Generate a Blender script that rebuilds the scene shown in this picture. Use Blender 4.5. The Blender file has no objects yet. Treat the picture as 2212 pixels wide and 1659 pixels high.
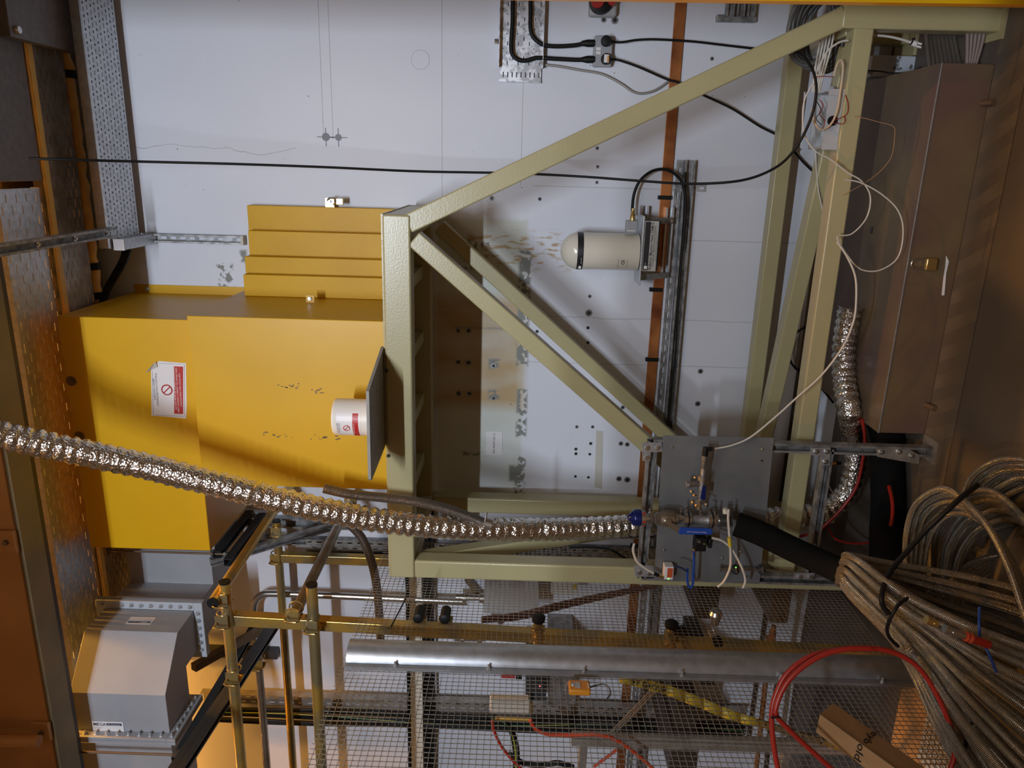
import bpy, bmesh, math, random
from math import sin, cos, pi, radians, sqrt, atan2
from mathutils import Vector as V, Matrix
random.seed(7)
S = bpy.context.scene
COL = S.collection

# ------------------------------------------------------------------ camera
FPX = 1618.0; YAW = radians(16.2); ROLL = .029; PIT = .008; CAMZ = 1.78
_F0 = V((-sin(YAW), cos(YAW), 0)); _U0 = V((cos(YAW), sin(YAW), 0)); _Z = V((0, 0, 1))
CF = _F0*cos(PIT) + _Z*sin(PIT)
_R0 = -_Z*cos(PIT) + _F0*sin(PIT)
CR = _R0*cos(ROLL) + _U0*sin(ROLL)
CU = _U0*cos(ROLL) - _R0*sin(ROLL)
cam_d = bpy.data.cameras.new('camera'); cam = bpy.data.objects.new('camera', cam_d); COL.objects.link(cam)
cam_d.sensor_width = 36; cam_d.sensor_fit = 'HORIZONTAL'; cam_d.lens = FPX/2212*36; cam_d.clip_start = .05
m = Matrix.Identity(4)
for i in range(3):
    m[i][0] = CR[i]; m[i][1] = CU[i]; m[i][2] = -CF[i]
m[2][3] = CAMZ
cam.matrix_world = m
S.camera = cam
S.view_settings.view_transform = 'Standard'; S.view_settings.look = 'None'
S.view_settings.gamma = 1; S.view_settings.exposure = .22
S.view_settings.use_curve_mapping = False

# ------------------------------------------------------------------ light
w = bpy.data.worlds.new('world'); S.world = w; w.use_nodes = True
w.node_tree.nodes['Background'].inputs[0].default_value = (.17, .105, .055, 1)
w.node_tree.nodes['Background'].inputs[1].default_value = .44
def area(name, loc, target, sx, sy, power, color):
    d = bpy.data.lights.new(name, 'AREA'); d.shape = 'RECTANGLE'; d.size = sx; d.size_y = sy
    d.energy = power; d.color = color
    o = bpy.data.objects.new(name, d); COL.objects.link(o); o.location = loc
    dr = (V(target)-V(loc)).normalized()
    o.rotation_euler = dr.to_track_quat('-Z', 'Y').to_euler()
    return o
# white batten lamp hung behind the viewer, its light cut off above by an added block overhead
area('batten_lamp', (-.45, -2.2, 3.745), (-.9, 4, 1.6), 1.3, .05, 190, (.78, .87, 1))
# broad soft fill light added over the viewer
area('fill_light', (.5, -.2, 3.745), (.2, 1.5, 0), 1.2, .8, 26, (1, .90, .80))
# sodium lamps of the hall, high above the trays and out over the floor
def spot(name, loc, target, power, color, ang, blend, rad):
    d = bpy.data.lights.new(name, 'SPOT'); d.energy = power; d.color = color; d.spot_size = radians(ang); d.spot_blend = blend; d.shadow_soft_size = rad
    o = bpy.data.objects.new(name, d); COL.objects.link(o); o.location = loc
    o.rotation_euler = (V(target)-V(loc)).normalized().to_track_quat('-Z', 'Y').to_euler(); return o
spot('sodium_highbay', (-1.6, 3.32, 6.8), (-1.5, 3.32, 0), 650, (1, .42, .05), 100, .3, .12)
spot('sodium_highbay', (1.4, .8, 6.5), (-.2, 2.0, 0), 330, (1, .42, .06), 25, .3, .04)
spot('sodium_highbay', (-3.2, -1.0, 6.2), (-2.6, 2.7, 4.1), 90, (1, .50, .12), 60, .6, .15)
spot('sodium_highbay', (-1.5, .9, 5.5), (-1.05, 2.15, .4), 170, (1, .50, .10), 24, .5, .04)
area('sodium_lamp_over_trays', (-1.2, 3.36, 5.6), (-1.2, 3.36, 0), 2.4, .15, 120, (1, .45, .06))
spot('sodium_highbay', (-4.6, 2.98, 5.0), (-3.0, 3.9, 2.6), 90, (1, .45, .10), 90, .6, .2)

# ------------------------------------------------------------------ pixel rays to points on real planes
def ray(px, py): return CF + CR*((px-1106)/FPX) + CU*((829.5-py)/FPX)
O = V((0, 0, CAMZ))
def PY(px, py, y): r = ray(px, py); return O + r*(y/r.y)
def PX(px, py, x): r = ray(px, py); return O + r*(x/r.x)
def PZ(px, py, z): r = ray(px, py); return O + r*((z-CAMZ)/r.z)
def PT(px, py, t): return O + ray(px, py)*t

# ------------------------------------------------------------------ mesh builder
class MB:
    def __init__(s): s.v = []; s.f = []; s.uv = []; s.mi = []; s.m = 0
    def face(s, idx, uv=None):
        s.f.append(idx); s.uv.append(uv or [(0, 0)]*len(idx)); s.mi.append(s.m)
    def quad(s, a, b, c, d):
        n = len(s.v); s.v += [V(a), V(b), V(c), V(d)]; s.face((n, n+1, n+2, n+3)); return s
    def hexa(s, p):
        n = len(s.v); s.v += [V(q) for q in p]
        for q in ((0, 3, 2, 1), (4, 5, 6, 7), (0, 1, 5, 4), (1, 2, 6, 5), (2, 3, 7, 6), (3, 0, 4, 7)):
            s.face(tuple(n+i for i in q))
        return s
    def box(s, x0, x1, y0, y1, z0, z1):
        x0, x1 = sorted((x0, x1)); y0, y1 = sorted((y0, y1)); z0, z1 = sorted((z0, z1))
        return s.hexa([(x0, y0, z0), (x1, y0, z0), (x1, y1, z0), (x0, y1, z0), (x0, y0, z1), (x1, y0, z1), (x1, y1, z1), (x0, y1, z1)])
    def obox(s, o, a, b, c, la, lb, lc):
        """box in a local frame: ranges la, lb, lc along unit vectors a, b, c"""
        P = []
        for z in lc:
            for (x, y) in ((la[0], lb[0]), (la[1], lb[0]), (la[1], lb[1]), (la[0], lb[1])):
                P.append(o + a*x + b*y + c*z)
        return s.hexa(P)
    def beam(s, p, q, wd, h, up=(0, 0, 1)):
        p = V(p); q = V(q); a = (q-p); L = a.length; a.normalize(); n = V(up); n = (n-a*n.dot(a)).normalized(); b = n.cross(a)
        return s.obox(p, a, b, n, (0, L), (-wd/2, wd/2), (-h/2, h/2))
    def tube(s, pts, r, n=8, closed=False, caps=True, uvs=1.0):
        pts = [V(p) for p in pts]; N = len(pts)
        if N < 2: return s
        rr = r if isinstance(r, (list, tuple)) else [r]*N
        base = len(s.v); tan = []
        for i in range(N):
            a = pts[(i-1) % N] if (closed or i > 0) else pts[i]
            b = pts[(i+1) % N] if (closed or i < N-1) else pts[i]
            t = b-a
            tan.append(t.normalized() if t.length > 1e-9 else V((0, 0, 1)))
        t0 = tan[0]; nn = t0.orthogonal().normalized(); L = 0; Ls = []
        for i in range(N):
            if i > 0:
                nn = nn - tan[i]*nn.dot(tan[i])
                nn = nn.normalized() if nn.length > 1e-6 else tan[i].orthogonal().normalized()
                L += (pts[i]-pts[i-1]).length
            Ls.append(L); bb = tan[i].cross(nn)
            for k in range(n):
                an = 2*pi*k/n; s.v.append(pts[i] + (nn*cos(an)+bb*sin(an))*rr[i])
        for i in range(N if closed else N-1):
            j = (i+1) % N; l0 = Ls[i]*uvs; l1 = (Ls[j] if j else L+(pts[0]-pts[-1]).length)*uvs
            for k in range(n):
                k2 = (k+1) % n
                s.face((base+i*n+k, base+i*n+k2, base+j*n+k2, base+j*n+k), [(k/n, l0), ((k+1)/n, l0), ((k+1)/n, l1), (k/n, l1)])
        if caps and not closed:
            s.face(tuple(base+k for k in reversed(range(n)))); s.face(tuple(base+(N-1)*n+k for k in range(n)))
        return s
    def cyl(s, p, q, r, n=16): return s.tube([p, q], r, n)
    def lathe(s, p, axis, prof, n=24):
        """prof: list of (distance along axis, radius)"""
        p = V(p); a = V(axis).normalized(); u = a.orthogonal().normalized(); b = a.cross(u); base = len(s.v)
        for (d, r) in prof:
            for k in range(n):
                an = 2*pi*k/n; s.v.append(p + a*d + (u*cos(an)+b*sin(an))*max(r, 1e-5))
        for i in range(len(prof)-1):
            for k in range(n):
                k2 = (k+1) % n; s.face((base+i*n+k, base+i*n+k2, base+(i+1)*n+k2, base+(i+1)*n+k))
        s.face(tuple(base+k for k in reversed(range(n)))); s.face(tuple(base+(len(prof)-1)*n+k for k in range(n)))
        return s
    def prism(s, poly, vec):
        vec = V(vec); n = len(poly); base = len(s.v); s.v += [V(p) for p in poly] + [V(p)+vec for p in poly]
        s.face(tuple(base+i for i in reversed(range(n)))); s.face(tuple(base+n+i for i in range(n)))
        for i in range(n):
            j = (i+1) % n; s.face((base+i, base+j, base+n+j, base+n+i))
        return s
    def sheet(s, o, u, v, L, W, pitch, rows, sl, sw, stagger=.5, alt=None, closed_rows=()):
        """perforated sheet: `rows` rows of slots running along u; real holes"""
        o = V(o); u = V(u).normalized(); v = V(v).normalized(); cw = W/rows
        def q(a0, a1, b0, b1):
            if a1-a0 > 1e-5 and b1-b0 > 1e-5: s.quad(o+u*a0+v*b0, o+u*a1+v*b0, o+u*a1+v*b1, o+u*a0+v*b1)
        for r in range(rows):
            b0 = r*cw; b1 = b0+cw; off = ((r % 2)*stagger) * pitch; x = -off
            ci = 0
            while x < L:
                x1 = x+pitch; a0 = max(x, 0); a1 = min(x1, L); c = (x+x1)/2
                ln, wd = (sl, sw)
                if alt and (ci+r) % 2: ln, wd = alt
                h0 = c-ln/2; h1 = c+ln/2; m0 = (b0+b1)/2-wd/2; m1 = m0+wd
                if h0 <= 0 or h1 >= L or a0 >= h0 or a1 <= h1: q(a0, a1, b0, b1)
                else:
                    q(a0, h0, b0, b1); q(h1, a1, b0, b1); q(h0, h1, b0, m0); q(h0, h1, m1, b1)
                x = x1; ci += 1
        return s
    def build(s, name, mat, parent=None, smooth=None, bevel=0, solid=0, segs=2):
        off = V((0, 0, 0))
        if parent is not None: off = wpos(parent)
        me = bpy.data.meshes.new(name)
        me.from_pydata([tuple(p-off) for p in s.v], [], s.f)
        mats = mat if isinstance(mat, (list, tuple)) else [mat]
        for mm in mats: me.materials.append(mm)
        ul = me.uv_layers.new(name='UVMap'); k = 0
        flat = []
        for u in s.uv:
            for t in u: flat += [t[0], t[1]]
        ul.data.foreach_set('uv', flat)
        if len(mats) > 1: me.polygons.foreach_set('material_index', s.mi)
        if smooth is not None:
            me.polygons.foreach_set('use_smooth', [True]*len(me.polygons))
            me.set_sharp_from_angle(angle=radians(smooth))
        me.update()
        ob = bpy.data.objects.new(name, me); COL.objects.link(ob)
        if parent is not None: ob.parent = parent
        if bevel:
            b = ob.modifiers.new('bevel', 'BEVEL'); b.width = bevel; b.segments = segs; b.limit_method = 'ANGLE'; b.angle_limit = radians(40)
            b.harden_normals = False
        if solid:
            b = ob.modifiers.new('solid', 'SOLIDIFY'); b.thickness = solid; b.offset = 0
        return ob
def wpos(o):
    p = V((0, 0, 0))
    while o is not None: p += V(o.location); o = o.parent
    return p
def tag(o, label, cat, group=None, kind=None):
    o['label'] = label; o['category'] = cat
    if group: o['group'] = group
    if kind: o['kind'] = kind
    return o
def thing(name, label, cat, loc, group=None):
    o = bpy.data.objects.new(name, None); COL.objects.link(o); o.location = loc; o.empty_display_size = .05
    return tag(o, label, cat, group)
def cr(pts, k=8, closed=False):
    """Catmull-Rom through points"""
    pts = [V(p) for p in pts]; n = len(pts); out = []
    rng = range(n if closed else n-1)
    for i in rng:
        if closed: a, b, c, d = pts[(i-1) % n], pts[i], pts[(i+1) % n], pts[(i+2) % n]
        else: a, b, c, d = pts[max(i-1, 0)], pts[i], pts[i+1], pts[min(i+2, n-1)]
        for j in range(k):
            t = j/k
            out.append(.5*((2*b)+(c-a)*t+(2*a-5*b+4*c-d)*t*t+(3*b-a-3*c+d)*t*t*t))
    if not closed: out.append(pts[-1])
    return out
def text(s, org, right, up, h, mat, parent, name='lettering', width=None, align='LEFT', bold=0.0, thick=.0004):
    """real raised lettering; org = lower left (or centre) of the line"""
    cu = bpy.data.curves.new('txt', 'FONT'); cu.body = s; cu.size = 1; cu.align_x = align; cu.extrude = 0; cu.offset = bold
    cu.resolution_u = 2
    ob = bpy.data.objects.new('txt', cu); COL.objects.link(ob)
    bpy.context.view_layer.update()
    me = bpy.data.meshes.new_from_object(ob.evaluated_get(bpy.context.evaluated_depsgraph_get()))
    bpy.data.objects.remove(ob)
    right = V(right).normalized(); up = V(up).normalized(); nrm = right.cross(up)
    sx = sy = h/.72
    if width:
        xs = [v.co.x for v in me.vertices]; sx = width/max(1e-6, max(xs)-min(xs))
    off = wpos(parent)
    for v in me.vertices: v.co = V(org) - off + right*v.co.x*sx + up*v.co.y*sy + nrm*thick
    me.materials.clear(); me.materials.append(mat); me.name = name
    o = bpy.data.objects.new(name, me); COL.objects.link(o); o.parent = parent
    return o

# ------------------------------------------------------------------ materials
def mat(name, col, rough=.5, metal=0, col2=None, nscale=8, namt=1.0, bump=0, bscale=60, spec=.5, coat=0, detail=4, rough2=None, emis=None, ramp=(.35, .65), coords='Object', trans=0, alpha=1):
    m = bpy.data.materials.new(name); m.use_nodes = True; nt = m.node_tree; N = nt.nodes; L = nt.links
    b = N['Principled BSDF']; b.inputs['Roughness'].default_value = rough; b.inputs['Metallic'].default_value = metal
    b.inputs['Specular IOR Level'].default_value = spec; b.inputs['Coat Weight'].default_value = coat; b.inputs['Coat Roughness'].default_value = .12
    b.inputs['Base Color'].default_value = (*col, 1)
    if trans: b.inputs['Transmission Weight'].default_value = trans
    g = N.new('ShaderNodeNewGeometry')
    if col2 or rough2 is not None:
        t = N.new('ShaderNodeTexNoise'); t.inputs['Scale'].default_value = nscale; t.inputs['Detail'].default_value = detail
        L.new(g.outputs['Position'], t.inputs['Vector'])
        r = N.new('ShaderNodeMapRange'); r.inputs[1].default_value = ramp[0]; r.inputs[2].default_value = ramp[1]
        L.new(t.outputs[0], r.inputs[0])
        if col2:
            x = N.new('ShaderNodeMix'); x.data_type = 'RGBA'; x.inputs[6].default_value = (*col, 1); x.inputs[7].default_value = (*col2, 1)
            L.new(r.outputs[0], x.inputs[0]); L.new(x.outputs[2], b.inputs['Base Color'])
        if rough2 is not None:
            r2 = N.new('ShaderNodeMapRange'); r2.inputs[3].default_value = rough; r2.inputs[4].default_value = rough2
            L.new(t.outputs[0], r2.inputs[0]); L.new(r2.outputs[0], b.inputs['Roughness'])
    if bump:
        t = N.new('ShaderNodeTexNoise'); t.inputs['Scale'].default_value = bscale; t.inputs['Detail'].default_value = 3
        L.new(g.outputs['Position'], t.inputs['Vector'])
        bp = N.new('ShaderNodeBump'); bp.inputs['Strength'].default_value = bump; bp.inputs['Distance'].default_value = .002
        L.new(t.outputs[0], bp.inputs['Height']); L.new(bp.outputs[0], b.inputs['Normal'])
    if emis:
        b.inputs['Emission Color'].default_value = (*emis[0], 1); b.inputs['Emission Strength'].default_value = emis[1]
    return m
M = {}
M['cream'] = mat('cream_paint', (.41, .365, .195), .30, col2=(.38, .335, .18), nscale=3, bump=.25, bscale=140, spec=.5)
M['cream_edge'] = M['cream']
M['yellow'] = mat('yellow_paint', (.64, .36, .003), .38, col2=(.60, .33, .003), nscale=2.5, bump=.03, bscale=300)
M['yellow_gloss'] = mat('yellow_gloss_paint', (.62, .345, .003), .42, col2=(.57, .31, .003), nscale=4, spec=.2, bump=.25, bscale=45)
M['galv'] = mat('galvanised', (.44, .46, .48), .40, .75, col2=(.56, .58, .61), nscale=38, detail=2, ramp=(.36, .64), bump=.08, bscale=90)
M['spangle'] = mat('spangled_zinc', (.40, .42, .45), .34, .75, col2=(.70, .73, .78), nscale=38, detail=1, ramp=(.42, .58), bump=.08, bscale=90)
M['galv_dull'] = mat('galvanised_dull', (.20, .20, .20), .5, .7, col2=(.36, .36, .36), nscale=25, ramp=(.4, .6), bump=.1, bscale=120)
M['galv_old'] = mat('galvanised_aged', (.28, .25, .21), .45, .6, col2=(.42, .39, .35), nscale=14, ramp=(.35, .65))
M['steel'] = mat('stainless_steel', (.55, .54, .52), .25, .95)
M['steel_brush'] = mat('brushed_steel_pipe', (.50, .45, .38), .32, .9, col2=(.36, .30, .22), nscale=9)
M['zinc'] = mat('yellow_passivated_zinc', (.66, .42, .09), .30, .75, col2=(.36, .30, .16), nscale=7, ramp=(.40, .62))
M['copper'] = mat('copper_strip', (.60, .24, .08), .40, .75, col2=(.20, .06, .025), nscale=5, ramp=(.38, .68), detail=6)
M['copper_pipe'] = mat('copper_pipe', (.70, .33, .14), .30, .85)
M['black'] = mat('black_rubber', (.008, .008, .008), .5, spec=.22)
M['black_matt'] = mat('black_foam', (.006, .006, .006), .9, spec=.1, bump=.15, bscale=200)
M['white_cable'] = mat('white_cable', (.55, .52, .46), .45)
M['grey_cable'] = mat('grey_cable', (.10, .095, .09), .5)
M['grey_box'] = mat('grey_enclosure', (.42, .43, .44), .5)
M['grey_paint'] = mat('grey_paint', (.33, .34, .36), .42, col2=(.29, .30, .32), nscale=3, bump=.08, bscale=260)
M['grey_flange'] = mat('grey_flange', (.42, .46, .50), .4)
M['dark_grey'] = mat('dark_grey', (.035, .038, .042), .45, spec=.3)
M['duct_grey'] = mat('duct_plate_grey', (.18, .17, .17), .5, col2=(.14, .13, .13), nscale=30)
M['plate_grey'] = mat('grey_sheet_plate', (.17, .175, .18), .42, .35, col2=(.24, .245, .25), nscale=5, detail=6, ramp=(.4, .7))
M['shelf_grey'] = mat('grey_board', (.30, .28, .25), .55, col2=(.26, .24, .21), nscale=20)
M['bone'] = mat('bone_plastic', (.66, .62, .52), .18, coat=.3)
M['drum'] = mat('white_plastic', (.68, .66, .60), .42)
M['paper'] = mat('white_label', (.72, .70, .69), .4)
M['tape'] = mat('masking_tape', (.50, .48, .42), .5)
M['red'] = mat('label_red', (.42, .025, .022), .4)
M['ink'] = mat('black_ink', (.015, .015, .018), .4)
M['navy'] = mat('navy_ink', (.02, .03, .08), .4)
M['white_ink'] = mat('white_ink', (.75, .72, .70), .4)
M['blue'] = mat('blue_plastic', (.015, .06, .32), .3)
M['blue_anod'] = mat('blue_anodised', (.008, .018, .13), .22, .3)
M['red_hose'] = mat('red_hose', (.32, .02, .012), .33)
M['orange_hose'] = mat('orange_hose', (.50, .06, .02), .38)
M['orange'] = mat('orange_plastic', (.60, .24, .02), .4)
M['card'] = mat('cardboard', (.42, .24, .10), .75, col2=(.36, .20, .085), nscale=9)
M['tape_y'] = mat('yellow_tape', (.60, .46, .04), .35)
M['brown_old'] = mat('old_brown_metal', (.12, .072, .056), .42, .15, col2=(.165, .115, .055), nscale=3, detail=6)
M['brass'] = mat('brass', (.62, .45, .18), .28, .9)
M['bubble'] = mat('frosted_acrylic', (.62, .56, .46), .3, trans=.25)
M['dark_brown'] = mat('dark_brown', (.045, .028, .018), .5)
M['green_light'] = mat('green_indicator', (.1, .6, .05), .4, emis=((.2, 1, .1), 2))
M['red_light'] = mat('red_indicator', (.6, .1, .1), .4, emis=((1, .1, .15), 2))
M['earth'] = mat('green_yellow_sleeve', (.28, .32, .03), .4, col2=(.05, .16, .04), nscale=3, ramp=(.48, .52))
def foil_mat():
    m = mat('crinkled_foil', (.80, .78, .75), .20, 1.0)
    nt = m.node_tree; N = nt.nodes; L = nt.links; b = N['Principled BSDF']; g = N.new('ShaderNodeNewGeometry')
    v = N.new('ShaderNodeTexVoronoi'); v.inputs['Scale'].default_value = 110; v.feature = 'F1'
    t = N.new('ShaderNodeTexNoise'); t.inputs['Scale'].default_value = 60; t.inputs['Detail'].default_value = 4
    a = N.new('ShaderNodeMath'); a.operation = 'ADD'
    L.new(g.outputs['Position'], v.inputs['Vector']); L.new(g.outputs['Position'], t.inputs['Vector'])
    L.new(v.outputs['Distance'], a.inputs[0]); L.new(t.outputs[0], a.inputs[1])
    bp = N.new('ShaderNodeBump'); bp.inputs['Strength'].default_value = .8; bp.inputs['Distance'].default_value = .0035
    L.new(a.outputs[0], bp.inputs['Height']); L.new(bp.outputs[0], b.inputs['Normal'])
    return m
M['foil'] = foil_mat()
def braid_mat():
    m = mat('steel_braid', (.5, .45, .38), .30, 1.0)
    nt = m.node_tree; N = nt.nodes; L = nt.links; b = N['Principled BSDF']
    uv = N.new('ShaderNodeUVMap'); sp = N.new('ShaderNodeSeparateXYZ'); L.new(uv.outputs[0], sp.inputs[0])
    def wave(ku, kv):
        a = N.new('ShaderNodeMath'); a.operation = 'MULTIPLY'; a.inputs[1].default_value = ku; L.new(sp.outputs[0], a.inputs[0])
        c = N.new('ShaderNodeMath'); c.operation = 'MULTIPLY_ADD'; c.inputs[1].default_value = kv; L.new(sp.outputs[1], c.inputs[0]); L.new(a.outputs[0], c.inputs[2])
        d = N.new('ShaderNodeMath'); d.operation = 'SINE'; L.new(c.outputs[0], d.inputs[0]); return d
    w1 = wave(2*pi*9, 2*pi*120); w2 = wave(-2*pi*9, 2*pi*120)
    p = N.new('ShaderNodeMath'); p.operation = 'MULTIPLY'; L.new(w1.outputs[0], p.inputs[0]); L.new(w2.outputs[0], p.inputs[1])
    r = N.new('ShaderNodeMapRange'); r.inputs[1].default_value = -.6; r.inputs[2].default_value = .6; L.new(p.outputs[0], r.inputs[0])
    x = N.new('ShaderNodeMix'); x.data_type = 'RGBA'; x.inputs[6].default_value = (.03, .025, .02, 1); x.inputs[7].default_value = (.66, .60, .52, 1)
    L.new(r.outputs[0], x.inputs[0]); L.new(x.outputs[2], b.inputs['Base Color'])
    bp = N.new('ShaderNodeBump'); bp.inputs['Strength'].default_value = .8; bp.inputs['Distance'].default_value = .002
    L.new(r.outputs[0], bp.inputs['Height']); L.new(bp.outputs[0], b.inputs['Normal'])
    return m
M['braid'] = braid_mat()
def rib_mat(name, c1, c2, k, metal=.8, rough=.35):
    m = mat(name, c1, rough, metal)
    nt = m.node_tree; N = nt.nodes; L = nt.links; b = N['Principled BSDF']
    uv = N.new('ShaderNodeUVMap'); sp = N.new('ShaderNodeSeparateXYZ'); L.new(uv.outputs[0], sp.inputs[0])
    a = N.new('ShaderNodeMath'); a.operation = 'MULTIPLY'; a.inputs[1].default_value = k; L.new(sp.outputs[1], a.inputs[0])
    d = N.new('ShaderNodeMath'); d.operation = 'SINE'; L.new(a.outputs[0], d.inputs[0])
    r = N.new('ShaderNodeMapRange'); r.inputs[1].default_value = -1; L.new(d.outputs[0], r.inputs[0])
    x = N.new('ShaderNodeMix'); x.data_type = 'RGBA'; x.inputs[6].default_value = (*c2, 1); x.inputs[7].default_value = (*c1, 1)
    L.new(r.outputs[0], x.inputs[0]); L.new(x.outputs[2], b.inputs['Base Color'])
    bp = N.new('ShaderNodeBump'); bp.inputs['Strength'].default_value = 1; bp.inputs['Distance'].default_value = .003
    L.new(r.outputs[0], bp.inputs['Height']); L.new(bp.outputs[0], b.inputs['Normal'])
    return m
M['ribbed'] = rib_mat('corrugated_steel_hose', (.42, .36, .30), (.08, .06, .05), 2*pi*190)
# ------------------------------------------------------------------ setting
YW = 4.0
def wall_mat():
    m = bpy.data.materials.new('painted_wall'); m.use_nodes = True; nt = m.node_tree; N = nt.nodes; L = nt.links
    b = N['Principled BSDF']; b.inputs['Roughness'].default_value = .55
    g = N.new('ShaderNodeNewGeometry'); sp = N.new('ShaderNodeSeparateXYZ'); L.new(g.outputs['Position'], sp.inputs[0])
    def math_(op, a, b_=None, c=None):
        n = N.new('ShaderNodeMath'); n.operation = op
        for i, q in enumerate((a, b_, c)):
            if q is None: continue
            if isinstance(q, (int, float)): n.inputs[i].default_value = q
            else: L.new(q, n.inputs[i])
        return n.outputs[0]
    def noise(sc, det=4, mp=None):
        t = N.new('ShaderNodeTexNoise'); t.inputs['Scale'].default_value = sc; t.inputs['Detail'].default_value = det
        if mp:
            q = N.new('ShaderNodeMapping'); q.inputs['Scale'].default_value = mp; L.new(g.outputs['Position'], q.inputs[0]); L.new(q.outputs[0], t.inputs['Vector'])
        else: L.new(g.outputs['Position'], t.inputs['Vector'])
        return t.outputs[0]
    def ramp(x, a, b_, c=0, d=1):
        r = N.new('ShaderNodeMapRange'); r.inputs[1].default_value = a; r.inputs[2].default_value = b_; r.inputs[3].default_value = c; r.inputs[4].default_value = d
        L.new(x, r.inputs[0]); return r.outputs[0]
    def boxm(px0, py0, px1, py1, soft=.02):
        pa = PY(px0, py0, YW); pb = PY(px1, py1, YW)
        cx = (pa.x+pb.x)/2; cz = (pa.z+pb.z)/2; hx = abs(pa.x-pb.x)/2; hz = abs(pa.z-pb.z)/2
        dx = math_('SUBTRACT', hx, math_('ABSOLUTE', math_('SUBTRACT', sp.outputs[0], cx)))
        dz = math_('SUBTRACT', hz, math_('ABSOLUTE', math_('SUBTRACT', sp.outputs[2], cz)))
        return ramp(math_('MINIMUM', dx, dz), -soft, soft)
    col = None
    def mixc(prev, c, fac):
        x = N.new('ShaderNodeMix'); x.data_type = 'RGBA'
        if isinstance(prev, tuple): x.inputs[6].default_value = (*prev, 1)
        else: L.new(prev, x.inputs[6])
        x.inputs[7].default_value = (*c, 1); L.new(fac, x.inputs[0]); return x.outputs[2]
    col = mixc((.68, .70, .76), (.61, .63, .69), ramp(noise(.9, 5), .35, .7))
    # rust stain and greenish old paint
    n1 = noise(7, 6); n2 = noise(30, 5); n3 = noise(2.5, 4)
    old = math_('MULTIPLY', boxm(945, 470, 1122, 1090, .01), ramp(n3, .25, .5, .5, 1)); col = mixc(col, (.56, .58, .52), old)
    ru = math_('MULTIPLY', boxm(935, 640, 1126, 880, .04), ramp(noise(5, 6, (1, 1, .4)), .34, .58, .35, .95)); col = mixc(col, (.44, .30, .14), ru)
    ru2 = math_('MULTIPLY', boxm(1000, 500, 1230, 580, .03), ramp(noise(40, 6, (1, 1, .3)), .52, .6)); col = mixc(col, (.42, .30, .16), ru2)
    # flaked grey patches
    gm = None
    for (a, lo) in (((1122, 540, 1140, 790), .44), ((1117, 840, 1136, 950), .47), ((1112, 985, 1132, 1100), .5), ((1100, 1005, 1130, 1040), .36), ((990, 520, 1060, 540), .5),
                    ((960, 575, 1060, 583), .46), ((1056, 775, 1078, 797), .45), ((1056, 842, 1078, 862), .45), ((985, 706, 1090, 711), .4), ((1008, 978, 1042, 983), .42),
                    ((468, 570, 508, 640), .52), ((518, 540, 534, 566), .42), ((1000, 975, 1050, 985), .5)):
        k = math_('MULTIPLY', boxm(*a, .008), ramp(n2, lo, lo+.03)); gm = k if gm is None else math_('MAXIMUM', gm, k)
    col = mixc(col, (.20, .21, .19), gm)
    # specks and pin holes in the concrete
    v = N.new('ShaderNodeTexVoronoi'); v.inputs['Scale'].default_value = 11; L.new(g.outputs['Position'], v.inputs['Vector'])
    spk = math_('MULTIPLY', ramp(v.outputs['Distance'], .045, .03), ramp(noise(3, 2), .45, .6)); col = mixc(col, (.10, .09, .08), spk)
    v2 = N.new('ShaderNodeTexVoronoi'); v2.inputs['Scale'].default_value = 30; L.new(g.outputs['Position'], v2.inputs['Vector'])
    spk2 = math_('MULTIPLY', ramp(v2.outputs['Distance'], .06, .04), ramp(noise(6, 2), .5, .62, 0, .7)); col = mixc(col, (.16, .15, .14), spk2)
    # shutter joints and hairline cracks
    ln = None
    for (px, py0, py1) in ((693, 0, 290), (714, 0, 300), (955, 0, 430), (1130, 0, 400)):
        a = PY(px, (py0+py1)/2, YW); xa = PY(px, py0, YW).x; xb = PY(px, py1, YW).x
        d = math_('ABSOLUTE', math_('SUBTRACT', sp.outputs[2], a.z))
        k = math_('MULTIPLY', ramp(d, .0022, .0012), math_('MULTIPLY', math_('GREATER_THAN', sp.outputs[0], xb), math_('LESS_THAN', sp.outputs[0], xa)))
        ln = k if ln is None else math_('MAXIMUM', ln, k)
    for (py, px0, px1) in ((790, 1100, 1780), (523, 1450, 1800), (405, 1150, 1430), (690, 1150, 1650)):
        a = PY((px0+px1)/2, py, YW); za = PY(px0, py, YW).z; zb = PY(px1, py, YW).z
        wob = math_('MULTIPLY_ADD', math_('SUBTRACT', noise(4, 4), .5), .04 if py == 690 else .0, sp.outputs[0])
        d = math_('ABSOLUTE', math_('SUBTRACT', wob, a.x))
        k = math_('MULTIPLY', ramp(d, .0022, .001), math_('MULTIPLY', math_('GREATER_THAN', sp.outputs[2], zb), math_('LESS_THAN', sp.outputs[2], za)))
        ln = math_('MAXIMUM', ln, k)
    cw = PY(600, 322, YW)
    wob = math_('MULTIPLY_ADD', math_('SUBTRACT', noise(2.2, 5), .5), .22, sp.outputs[0])
    k = math_('MULTIPLY', ramp(math_('ABSOLUTE', math_('SUBTRACT', wob, cw.x)), .002, .001), math_('GREATER_THAN', sp.outputs[2], PY(640, 322, YW).z)); ln = math_('MAXIMUM', ln, k)
    col = mixc(col, (.33, .33, .34), math_('MULTIPLY', ln, .75))
    L.new(col, b.inputs['Base Color'])
    bp = N.new('ShaderNodeBump'); bp.inputs['Strength'].default_value = .25; bp.inputs['Distance'].default_value = .003; L.new(noise(25, 5), bp.inputs['Height']); L.new(bp.outputs[0], b.inputs['Normal'])
    return m
M['wall'] = wall_mat()
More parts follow.
